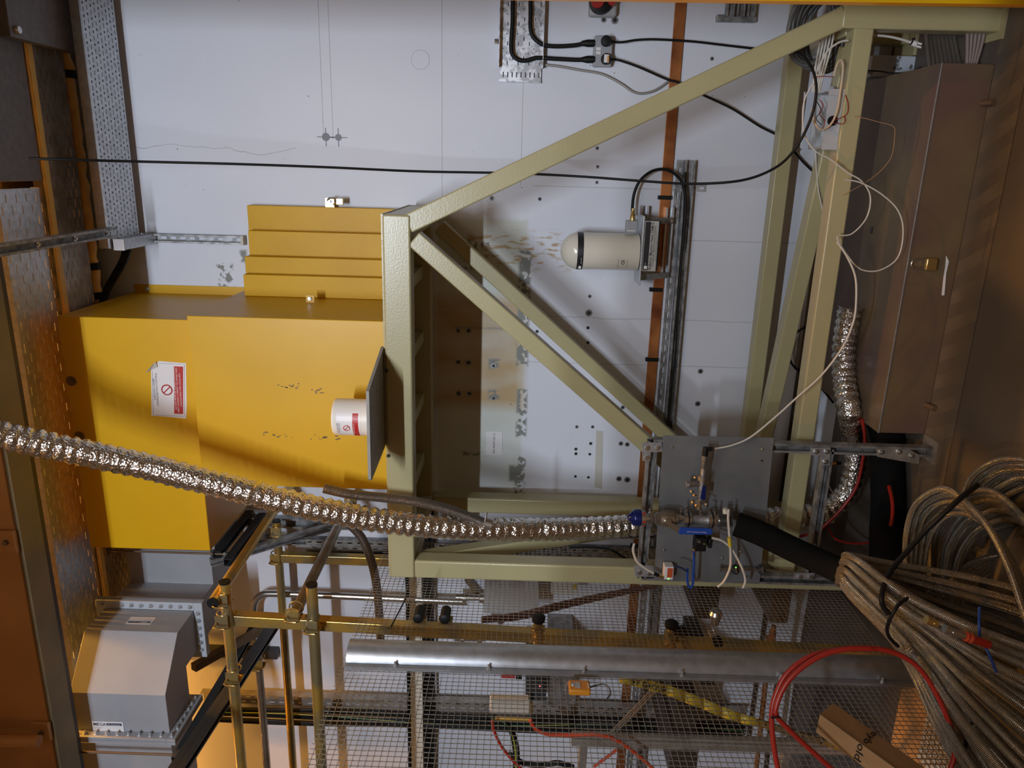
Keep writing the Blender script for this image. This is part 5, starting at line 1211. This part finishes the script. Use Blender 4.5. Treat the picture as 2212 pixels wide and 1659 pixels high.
# level white trunking with dark cable runs beside it
a = PY(887, 1500, YW-.10); b_ = PY(913, 1500, YW-.10)
o = MB().box(-4.4, -1.9, YW-.10, YW-.002, b_.z, a.z).build('wall_trunking', M['bone'], bevel=.002); tag(o, 'pale level trunking on the wall between two dark cable runs', 'trunking')
a = PY(915, 1500, YW-.09); b_ = PY(937, 1500, YW-.09)
t = thing('cable_bundle', 'black level cable bundle right under the pale wall trunking', 'cable bundle', (-3, YW-.09, b_.z))
for k in range(4): MB().tube(cr([(-4.4+.25*j, YW-.075+.01*(k % 2), b_.z+.008+k*(a.z-b_.z)/4+.004*sin(j+k)) for j in range(11)], 4), .009, 6).build('cable', M['black'], t, smooth=60)
a = PY(884, 1500, YW-.05); o = MB().box(-4.4, -1.9, YW-.06, YW-.002, a.z-.008, a.z+.012).build('dark_bar', M['black']); tag(o, 'thin black level bar along the top of the pale wall trunking', 'bar')
t = bxp('control_panel', 'blue grey wall cabinet front behind the mesh', 'cabinet', 1045, 1252, 1165, 1325, 3.72, .278, M['grey_box'])  # plain grey box for the control panel, no pump in it
t = bxp('junction_box', 'pale wall box with a yellow warning mark behind the mesh', 'box', 1190, 1252, 1250, 1282, 3.80, .198, M['drum'])
p = PY(1245, 1262, 3.799); q = PY(1238, 1272, 3.799); MB().box(min(p.x, q.x), max(p.x, q.x), 3.797, 3.80, min(p.z, q.z), max(p.z, q.z)).build('warning_mark', M['tape_y'], t)
def bar(name, label, cat, a, b_, w_, d_, m): o = MB().beam(a, b_, w_, d_, (0, 1, .1)).build(name, m, smooth=30); return tag(o, label, cat)
bar('angle_brace', 'brown slanting angle brace behind the mesh, upper piece', 'brace', PY(1008, 1250, 3.96), PY(1085, 1345, 3.96), .032, .03, M['brown_old'])
bar('angle_brace', 'dark slanting angle brace behind the mesh beside the gas detector', 'brace', PY(1150, 1440, 3.96), PY(1262, 1592, 3.96), .036, .03, M['brown_old'])
t = thing('cable_bundle', 'purple brown bundle of cables rising at a slant behind the mesh', 'cable bundle', PY(1230, 1300, 3.3))
for k in range(4): MB().tube(cr([PY(1040, 1334+k*3, 2.95), PY(1120, 1325+k*4, 3.0), PY(1220, 1300+k*4, 3.05), PY(1330, 1278+k*3, 3.1), PY(1420, 1262+k*2, 3.15)], 6), .006, 6).build('cable', mat('maroon_cable', (.10, .04, .035), .5), t, smooth=60)
# regulators and couplings on the square upright
def regulator(px, py, lab):
    t = thing('pressure_regulator', lab, 'regulator', PY(px, py, 2.82), 'brass fittings on the yellow upright')
    c = PY(px, py, 2.818)
    MB().lathe(c+V((-.05, 0, 0)), (1, 0, 0), [(0, .022), (.05, .024), (.06, .03), (.075, .03), (.08, .018), (.11, .018)], 18).build('body', M['zinc'], t, smooth=40)
    MB().lathe(c+V((.055, 0, 0)), (1, 0, 0), [(0, .028), (.02, .030), (.028, .020)], 18).build('black_knob', M['black'], t, smooth=40)
    MB().tube([c+V((-.02, -.02, .01)), c+V((-.02, -.045, .03))], .006, 8).build('brass_port', M['brass'], t, smooth=40)
    return t
regulator(1162, 1365, 'gold bodied fitting on the yellow upright above the guard post'); regulator(1448, 1378, 'cluster of gold and black fittings in the middle of the yellow upright')
regulator(1470, 1392, 'second gold fitting crowded beside the middle cluster'); 
t = thing('coupling', 'stainless coupling with a clear dome on the yellow upright', 'coupling', PY(1545, 1330, 2.84))
c = PY(1545, 1335, 2.84); MB().lathe(c, (1, 0, 0), [(-.03, .018), (0, .022), (.02, .030), (.035, .024), (.045, .005)], 18).build('body', M['steel'], t, smooth=40)
MB().lathe(c+V((-.11, 0, -.02)), (0, -1, 0), [(0, .024), (.02, .024)], 18).build('black_cap', M['black'], t, smooth=40)
for (px, py, nm) in ((905, 1328, 'black capped round clamp on the yellow upright'), (962, 1330, 'tall black clamp with a green glint on the yellow upright')):
    t = thing('pipe_clamp', nm, 'clamp', PY(px, py, 2.82)); c = PY(px, py, 2.80)
    MB().lathe(c, (0, -1, 0), [(-.045, .022), (.03, .022), (.034, .016)], 20).build('cap', M['black'], t, smooth=40)
    MB().box(c.x-.045, c.x-.02, 2.80, 2.83, c.z-.03, c.z+.03).build('plate', M['zinc'], t)
bar('tie_strap', 'thin black strap hanging slanted in front of the yellow upright', 'strap', PY(877, 1292, 2.75), PY(841, 1361, 2.75), .005, .006, M['black'])
t = thing('gas_fitting', 'stainless union joint on the steel wall pipe behind the mesh', 'fitting', PY(1010, 1290, 3.85))
MB().lathe(PY(985, 1290, 3.87), (0, 0, -1), [(0, .02), (.04, .02), (.04, .03), (.06, .03), (.06, .018), (.14, .018), (.14, .028), (.17, .028)], 16).build('union', M['steel'], t, smooth=40)
t = thing('gas_fitting', 'stainless union joint lower on the wall behind the mesh', 'fitting', PY(1000, 1378, 3.96))
MB().lathe(PY(982, 1378, 3.965), (0, 0, -1), [(0, .02), (.04, .02), (.04, .03), (.06, .03), (.06, .018), (.14, .018), (.14, .028), (.17, .028)], 16).build('union', M['steel'], t, smooth=40)
for (px0, py0, px1, py1, y, m_, lab) in ((1500, 1262, 1558, 1335, 3.6, 'dark_brown', 'dark cabinet side behind the upper mesh, left of the copper fittings'), (1662, 1275, 1712, 1345, 3.5, 'brown_old', 'brown grey panel behind the mesh at the foot of the stand'),
                                         (1512, 1445, 1548, 1478, 3.5, 'black', 'small black box behind the mesh under the guard post'), (1445, 1600, 1512, 1668, 3.3, 'dark_brown', 'dark box behind the mesh at the bottom edge of the picture'),
                                         (1455, 1520, 1510, 1572, 3.4, 'dark_brown', 'dark box behind the yellow tape'), (1185, 1440, 1248, 1520, 3.5, 'galv_dull', 'dull metal cabinet front behind the gas detector')):
    bxp('equipment_box', lab, 'box', px0, py0, px1, py1, y, YW-.003-y, M[m_])
t = bxp('control_unit', 'dark grey electronic unit with a pink indicator behind the mesh', 'control unit', 1135, 1456, 1182, 1514, 3.55, .447, M['dark_grey'])
p = PY(1166, 1482, 3.55); MB().lathe((p.x, 3.55, p.z), (0, -1, 0), [(0, .004), (.003, .003)], 8).build('indicator_light', M['red_light'], t)
t = bxp('warning_beacon', 'red block with a black end on the wall behind the mesh', 'beacon', 1083, 1451, 1113, 1465, 3.9, .098, M['red'])
p = PY(1114, 1467, 3.9); q = PY(1128, 1450, 3.9); MB().box(p.x, q.x, 3.9, 3.998, q.z, p.z).build('black_end', M['black'], t)
# flow meter
t = thing('flow_meter', 'clear acrylic flow meter with a black knobbed brass valve behind the mesh', 'flow meter', PY(1105, 1530, 2.9))
a = PY(1059, 1541, 2.9); b_ = PY(1144, 1512, 2.9)
MB().box(a.x, b_.x, 2.9, 2.93, b_.z, a.z).build('acrylic_block', M['bubble'], t, bevel=.003)
MB().box(a.x-.004, b_.x, 2.925, 2.935, b_.z-.01, a.z+.005).build('back_plate', M['bone'], t)
sc_ = MB()
for k in range(14):
    zz_ = a.z-(a.z-b_.z)*(.12+.055*k); sc_.box(b_.x-.018, b_.x-.008, 2.8990, 2.8998, zz_-.0006, zz_+.0006)
sc_.box(b_.x-.0085, b_.x-.008, 2.8990, 2.8998, a.z-(a.z-b_.z)*.85, a.z-(a.z-b_.z)*.1); sc_.build('scale_marks', M['ink'], t)
c = PY(1147, 1515, 2.9); MB().lathe(PY(1147, 1540, 2.91), (1, 0, 0), [(0, .010), (.05, .010), (.05, .008), (.06, .008)], 12).build('brass_valve', M['brass'], t, smooth=40)
MB().lathe(PY(1147, 1512, 2.91), (1, 0, 0), [(0, .012), (.03, .013), (.034, .009)], 14).build('black_knob', M['black'], t, smooth=40)
MB().tube([PY(1070, 1551, 2.92), PY(1148, 1554, 2.92)], .010, 10).build('brass_rail', M['zinc'], t, smooth=40)
cable('red_hose', 'red hose sagging from the flow meter valve across behind the mesh', [(1145, 1556), (1158, 1575), (1185, 1586), (1230, 1588), (1290, 1587), (1330, 1598), (1370, 1625), (1412, 1662), (1430, 1690)], 2.75, .0085, M['orange_hose'])
cable('red_hose', 'dark red hose dropping from the far end of the flow meter', [(1063, 1556), (1068, 1580), (1082, 1610), (1105, 1640), (1130, 1665), (1140, 1690)], 2.85, .007, M['red_hose'])
cable('red_hose', 'short orange red hose end under the sagging red hose', [(1283, 1656), (1305, 1640), (1325, 1625), (1334, 1617)], 2.9, .007, M['orange_hose'])
for k in range(4): cable('black_cable', ('first', 'second', 'green and yellow third', 'fourth')[k]+' of the cables bending to the floor beside the flow meter', [(1060, 1545+k*2), (1085, 1553+k*2), (1106-k*2, 1575), (1118-k*3, 1610), (1120-k*3, 1650), (1119-k*3, 1700)], 3.0, .007, M['earth'] if k == 2 else M['black'], group='black cables by the flow meter')
for k in range(3): cable('black_cable', ('upper', 'middle', 'lower')[k]+' black cable curving under the flow meter cables', [(1100, 1625+k*3), (1130, 1645+k*3), (1170, 1650+k*3), (1205, 1645+k*3), (1240, 1655+k*3)], 3.05, .007, M['black'], group='lower black cables')
# gas detector hung on the mesh
t = thing('gas_detector', 'orange handheld gas detector with small screen hung on the mesh', 'gas detector', PX(1250, 1490, XM+.02))
a = PX(1227, 1478, XM+.01); b_ = PX(1276, 1503, XM+.01)
dy0, dy1 = sorted((a.y, b_.y)); dz0, dz1 = sorted((a.z, b_.z))
MB().box(XM+.006, XM+.032, dy0, dy1, dz0, dz1).build('body', M['orange'], t, smooth=30, bevel=.007, segs=3)
zs_ = dz1-(dz1-dz0)*.48; MB().box(XM+.0325, XM+.0335, dy0+.012, dy1-.016, zs_-.004, zs_+.016).build('screen', M['grey_box'], t)
MB().lathe((XM+.032, (dy0+dy1)/2+.002, dz1-.016), (1, 0, 0), [(0, .009), (.003, .008)], 14).build('sensor_port', M['galv'], t)
MB().tube([(XM+.02, dy1, dz1), (XM+.01, dy1-.02, dz1+.012), (XM+.01, dy0, dz1+.010)], .0015, 5).build('wire_clip', M['steel'], t)
MB().box(XM+.0325, XM+.0332, dy0+.012, dy1-.02, dz0+.006, dz0+.010).build('label_strip', M['paper'], t)
tag(MB().tube(cr([PX(x, y, XM+.008) for x, y in [(1270, 1486), (1300, 1478), (1315, 1485), (1318, 1500), (1310, 1510)]], 6), .003, 6).build('grey_cable', M['grey_cable'], smooth=60), 'loop of thin grey cable hung on the mesh beside the gas detector', 'cable')
# yellow lettered tape and iridescent bar
t = thing('barrier_tape', 'twisted yellow tape lettered in black running slanted behind the mesh', 'tape', PY(1480, 1510, 2.95))
T_ = [(1338, 1459, 1476), (1370, 1463, 1482), (1400, 1469, 1490), (1440, 1479, 1502), (1480, 1493, 1518), (1520, 1509, 1533), (1560, 1526, 1550), (1600, 1541, 1562), (1639, 1553, 1571)]
mb = MB(); yy = 2.72
for i in range(len(T_)-1):
    a, b_ = T_[i], T_[i+1]; w0 = w1 = 0
    mb.quad(PY(a[0], a[2], yy+w0), PY(b_[0], b_[2], yy+w1), PY(b_[0], b_[1], yy+w1+.012), PY(a[0], a[1], yy+w0+.012))
mb.build('tape', M['tape_y'], t, smooth=60, solid=.001)
A = PY(1366, 1478, yy-.012); B = PY(1438, 1498, yy-.012); C_ = PY(1366, 1462, yy-.012)
text('RF GROUP', A, B-A, C_-A, .030, M['ink'], t, width=(B-A).length, bold=.02)
o = bar('slotted_bar', 'iridescent yellow slotted bar continuing the line of the yellow tape', 'bar', PY(1636, 1560, 2.735), PY(2100, 1699, 2.735), .030, .012, M['zinc'])
for k in range(4): p = PY(1654+k*40, 1566+k*13, 2.728); MB().lathe(p, (0, 1, 0), [(0, .0045), (.003, .0045)], 10).build('bolt_hole', M['ink'], parent=o)
# copper pipe with elbow
t = thing('copper_pipe', 'bright copper pipe with a tee running level behind the mesh', 'pipe', PY(1655, 1480, 3.3))
yy = 3.30
MB().tube([PY(1672, 1352, yy), PY(1668, 1370, yy), PY(1664, 1400, yy), PY(1654, 1470, yy), PY(1640, 1600, yy), PY(1630, 1690, yy)], .013, 14).build('pipe', M['copper_pipe'], t, smooth=60)
MB().tube([PY(1669, 1365, yy), PY(1666, 1390, yy)], .018, 14).build('tee_collar', M['copper_pipe'], t, smooth=50)
MB().tube([PY(1666, 1378, yy), PY(1655, 1377, yy)], .013, 12).build('tee_branch', M['copper_pipe'], t, smooth=50)
cable('dark_pipe', 'dark pipe running level next to the bright copper one', [(1690, 1400), (1680, 1470), (1664, 1570), (1652, 1690)], 3.35, .014, M['dark_brown'], cat='pipe')
for i, px in enumerate((1408, 1414, 1421)): bar('steel_rod', ('front', 'middle', 'rear')[i]+' one of three slanting steel rods under the lettered tape', 'rod', PY(px, 1490, 2.86+.02*i), PY(px-98, 1592, 2.86+.02*i), .007, .007, M['steel_brush'])
# perforated shelf and aluminium rails
a = PY(1148, 1524, YW-.03); b_ = PY(1420, 1558, YW-.03)
t = thing('perforated_tray', 'grey perforated upright tray behind the gas detector', 'cable tray', (a.x, 3.3, b_.z))
MB().sheet((b_.x, YW-.03, b_.z), (0, 0, 1), (1, 0, 0), a.z-b_.z, a.x-b_.x, .045, 4, .022, .006, .5).build('perforated_base', M['galv_old'], t, solid=.002)
t = thing('aluminium_post', 'grey aluminium profile post with grooves behind the mesh bottom edge', 'post', PY(1500, 1600, 2.9))
a = PY(1235, 1586, 2.85); b_ = PY(1960, 1622, 2.85)
for k, dd in enumerate((0, .022, .044)): MB().beam(a+V((-dd, 0, 0)), V((a.x-dd, 2.85, .0)), .018, .03, (0, 1, 0)).build('profile_rib', M['galv_old'], t)
MB().beam(a+V((-.022, .012, 0)), V((a.x-.022, 2.862, .0)), .05, .012, (0, 1, 0)).build('groove', M['dark_grey'], t)
bar('aluminium_rail', 'level aluminium profile rail at the bottom edge behind the mesh', 'rail', PY(1262, 1585, 2.9), PY(1245, 1800, 2.9), .035, .035, M['galv_old'])
bar('aluminium_rail', 'level aluminium rail low down behind the mesh near the cardboard box', 'rail', PY(1700, 1612, 2.9), PY(1660, 1800, 2.9), .035, .035, M['galv_old'])
# bubble wrap and boards lit on the floor behind the fence
a = PZ(1930, 1540, .12); 
t = MB(); o = t.box(-3.0, -2.02, 2.15, 2.75, .0, .10).build('packing_board', M['card'], bevel=.01); tag(o, 'pale packing board lying on the floor behind the mesh, lit orange', 'board')
bw = MB(); q0 = PX(1925, 1545, -2.0)
for i in range(12):
    for j in range(8): bw.lathe((-2.05-.03*j, 2.2+.03*i, .104), (0, 0, 1), [(0, .012), (.006, .009), (.008, .002)], 8)
o = bw.build('bubble_wrap', M['bubble'], smooth=60); tag(o, 'bubble wrap lying on the pale board behind the mesh', 'bubble wrap', kind='stuff')

# ------------------------------------------------------------------ in front of the mesh
A = PT(1800, 1518, 2.40); B = PT(1771, 1542, 2.33); C_ = PT(1762, 1582, 2.40); D = PT(2030, 1728, 2.22)-B
t = thing('cardboard_box', 'long slim cardboard box leaning before the mesh, lettered upside down', 'box', B)
Dn = A+C_-B
MB().hexa([tuple(v) for v in (A, B, C_, Dn, A+D, B+D, C_+D, Dn+D)]).build('carton', M['card'], t, bevel=.002)
u_ = D.normalized()
mb = MB(); mb.tube([B-u_*0+ (A-B)*.0, B+D], .0018, 5); mb.build('fold_edge', M['brown_old'], t)
nAB = (B-A).cross(D).normalized(); 
def tx(s_, P0, P1, off_, h_):
    r_ = (P1-P0); n_ = r_.normalized().cross(u_)
    s0 = P0+D*off_
    return text(s_, s0, r_, u_, h_, M['ink'], t, width=r_.length*.86, bold=.01, thick=.0015)
tx('eyb', A, B, .35, .022); tx('old', B, C_, .335, .024)
H1 = [(1690, 1700), (1680, 1659), (1670, 1600), (1667, 1540), (1676, 1500), (1700, 1455), (1745, 1420), (1800, 1405), (1865, 1400), (1925, 1408), (1975, 1434), (2012, 1480), (2042, 1540), (2062, 1600), (2060, 1640), (2045, 1680)]
H2 = [(1830, 1690), (1790, 1655), (1740, 1610), (1700, 1572), (1677, 1545), (1680, 1515), (1700, 1475), (1735, 1440), (1780, 1414), (1830, 1402), (1880, 1402)]
t = thing('red_hose', 'big loop of red hose hung before the fence near the cardboard box', 'hose', PT(1677, 1548, 2.2))
MB().tube(cr([PT(x, y, 2.28) for x, y in H1], 10), .0080, 10).build('hose', M['red_hose'], t, smooth=60)
MB().tube(cr([PT(x, y, 2.255) for x, y in H2], 10), .0080, 10).build('hose', M['red_hose'], t, smooth=60)
c = PT(1676, 1550, 2.25); MB().tube([c+CR*.014*cos(k*pi/6)+CU*.006*sin(k*pi/6)-CF*.012*sin(k*pi/6) for k in range(12)], .0025, 5, closed=True).build('cable_tie', M['black'], t)
# ------------------------------------------------------------------ braided hose coils
def lerp(a, b_, f): return tuple(x+(y-x)*f for x, y in zip(a, b_))
def resample(c, n):
    P = cr([V((p[0], p[1], p[2] if len(p) > 2 else 0)) for p in c], 12); m_ = len(P)
    return [P[round(i*(m_-1)/(n-1))] for i in range(n)]
def family(parent, U_, L_, back_u, back_l, N, r, seed, tip=10, m=M['braid']):
    rnd = random.Random(seed)
    Ur, Lr, BU, BL = (resample(c, 9) for c in (U_, L_, back_u, back_l))
    for i in range(N):
        f = i/(N-1); dt = rnd.uniform(-.05, .05); j = rnd.uniform(-9, 9)
        fr_ = [Ur[k].lerp(Lr[k], f)+V((0, j*min(1, k/3), dt+.03*sin(i*2.1))) for k in range(9)]
        g = (f+rnd.uniform(-.1, .1)); bk = [BU[k].lerp(BL[k], g)+V((0, 0, dt)) for k in range(9)]
        P = [PT(*v) for v in reversed(bk)]
        a = fr_[0]; b_ = bk[0]; tp_ = PT((a.x+b_.x)/2-tip-rnd.uniform(0, 6), (a.y+b_.y)/2+rnd.uniform(-3, 3), (a.z+b_.z)/2)
        P.append(tp_); P += [PT(*v) for v in fr_]
        MB().tube(cr(P, 6), r, 9).build('hose', m, parent, smooth=60)
tA = thing('hose_coil', 'large tied coil of braided steel hoses standing on the floor, front one', 'hose coil', PT(2100, 1450, 2.3), 'braided hose coils')
family(tA, [(1834, 1200, 2.50), (1870, 1222, 2.42), (1930, 1268, 2.36), (1990, 1305, 2.32), (2070, 1342, 2.25), (2150, 1375, 2.2), (2260, 1412, 2.1), (2420, 1470, 2.0)],
       [(1818, 1262, 2.62), (1845, 1296, 2.60), (1900, 1352, 2.55), (1940, 1400, 2.5), (1975, 1460, 2.45), (2010, 1540, 2.35), (2060, 1640, 2.25), (2160, 1800, 2.1)],
       [(1842, 1202, 2.62), (1900, 1216, 2.62), (1980, 1230, 2.62), (2060, 1244, 2.6), (2140, 1262, 2.55), (2240, 1290, 2.5), (2420, 1350, 2.4)],
       [(1828, 1262, 2.75), (1900, 1300, 2.75), (1980, 1350, 2.72), (2060, 1400, 2.7), (2140, 1440, 2.65), (2240, 1490, 2.6), (2420, 1600, 2.4)], 23, .0118, 3)
family(tA, [(1960, 1405, 2.42), (1985, 1440, 2.42), (2005, 1490, 2.40), (2030, 1550, 2.35), (2070, 1640, 2.30), (2110, 1720, 2.20)],
       [(1975, 1400, 2.42), (2040, 1450, 2.40), (2090, 1520, 2.35), (2140, 1590, 2.30), (2200, 1660, 2.25), (2280, 1740, 2.20)],
       [(1965, 1400, 2.48), (2000, 1440, 2.48), (2025, 1490, 2.48), (2050, 1550, 2.48), (2090, 1640, 2.40), (2130, 1720, 2.30)],
       [(1985, 1395, 2.48), (2060, 1450, 2.48), (2110, 1520, 2.48), (2160, 1590, 2.40), (2220, 1650, 2.35), (2290, 1730, 2.30)], 14, .0105, 5, tip=4)
tB = thing('hose_coil', 'arched coil of braided hoses behind the front coil, strapped in black', 'hose coil', PT(2080, 1150, 2.6), 'braided hose coils')
def arch(parent, N, base, d0, d1, r, seed):
    rnd = random.Random(seed)
    for i in range(N):
        f = i/(N-1); P = []
        for (x, y, tt) in base:
            P.append(PT(x+d0[0]+(d1[0]-d0[0])*f+rnd.uniform(-2, 2), y+d0[1]+(d1[1]-d0[1])*f+rnd.uniform(-2, 2), tt+.10*f*(1 if i % 2 else .5)))
        MB().tube(cr(P, 8), r, 9).build('hose', M['braid'], parent, smooth=60)
base = [(1962, 1330, 2.78), (1957, 1240, 2.72), (1960, 1160, 2.66), (1978, 1100, 2.60), (2010, 1068, 2.54), (2050, 1062, 2.48), (2095, 1092, 2.42), (2140, 1150, 2.36), (2178, 1225, 2.3), (2205, 1300, 2.26), (2240, 1400, 2.2)]
arch(tB, 9, base, (-2, -4), (36, 46), .011, 11)
base2 = [(2005, 1330, 2.85), (2000, 1230, 2.8), (2008, 1160, 2.74), (2040, 1105, 2.68), (2080, 1078, 2.62), (2130, 1072, 2.56), (2180, 1105, 2.5), (2225, 1160, 2.44), (2270, 1240, 2.4)]
arch(tB, 8, base2, (8, -12), (70, 60), .011, 12)
base3 = [(2070, 1120, 2.75), (2078, 1078, 2.7), (2100, 1035, 2.66), (2135, 1005, 2.6), (2180, 993, 2.54), (2240, 1005, 2.48), (2300, 1050, 2.4)]
arch(tB, 7, base3, (0, 0), (50, 60), .011, 13)
base4 = [(1990, 1340, 2.95), (2000, 1240, 2.92), (2030, 1190, 2.9), (2080, 1180, 2.88), (2130, 1220, 2.85), (2170, 1300, 2.82)]
arch(tB, 8, base4, (0, -20), (60, 60), .011, 14)
for k in range(6):
    MB().tube(cr([PT(2045+k*12, 1262, 2.8), PT(2085+k*14, 1225, 2.8), PT(2130+k*16, 1205, 2.78), PT(2230, 1190+k*8, 2.7)], 6), .010, 8).build('hose', M['braid'], tB, smooth=60)
# strap and ties
sp = [PT(2112, 1048, 2.44), PT(2080, 1072, 2.40), PT(2040, 1108, 2.40), PT(2000, 1146, 2.42), PT(1965, 1185, 2.42), PT(1930, 1225, 2.40), PT(1912, 1258, 2.35), PT(1904, 1290, 2.30), PT(1908, 1310, 2.30), PT(1920, 1326, 2.30)]
MB().tube(cr(sp, 6), .0085, 8).build('strap', M['black'], tB, smooth=60)
for pts in ([(1960, 1292, 2.27), (1940, 1308, 2.22), (1925, 1332, 2.22), (1916, 1358, 2.25), (1922, 1378, 2.28), (1940, 1396, 2.32)], [(2098, 1560, 2.28), (2090, 1590, 2.26), (2082, 1624, 2.28)]):
    MB().tube(cr([PT(*p) for p in pts], 6), .0055, 8).build('cable_tie', M['black'], tA, smooth=60)
MB().tube(cr([PT(*p) for p in [(2116, 1312, 2.18), (2115, 1350, 2.15), (2118, 1380, 2.15), (2135, 1410, 2.12), (2152, 1452, 2.12)]], 6), .004, 6).build('blue_tie', M['blue'], tA, smooth=60)
# loose end fittings
for i, (a, b_) in enumerate((((2000, 1338), (2034, 1352)), ((2040, 1358), (2100, 1380)))):
    A = PT(*a, 2.12); B = PT(*b_, 2.12); d = (B-A).normalized(); L_ = (B-A).length
    t = thing('hose_fitting', ('smaller steel union end lying on the hose coil', 'steel union end with red rubber collar lying on the hose coil')[i], 'fitting', A, 'hose ends on the coil')
    MB().lathe(A, d, [(0, .013), (.016, .013), (.016, .008), (.022, .008), (.022, .011), (L_*.7, .011)], 14).build('union', M['brass'] if i == 0 else M['steel'], t, smooth=30)
    if i:
        MB().lathe(A+d*L_*.72, d, [(0, .013), (.006, .015), (.012, .012), (.018, .015), (.024, .013)], 14).build('red_collar', M['orange_hose'], t, smooth=40)
        MB().lathe(A+d*L_*1.0, d, [(0, .012), (.05, .012)], 14).build('sleeve', M['red_hose'], t, smooth=40)
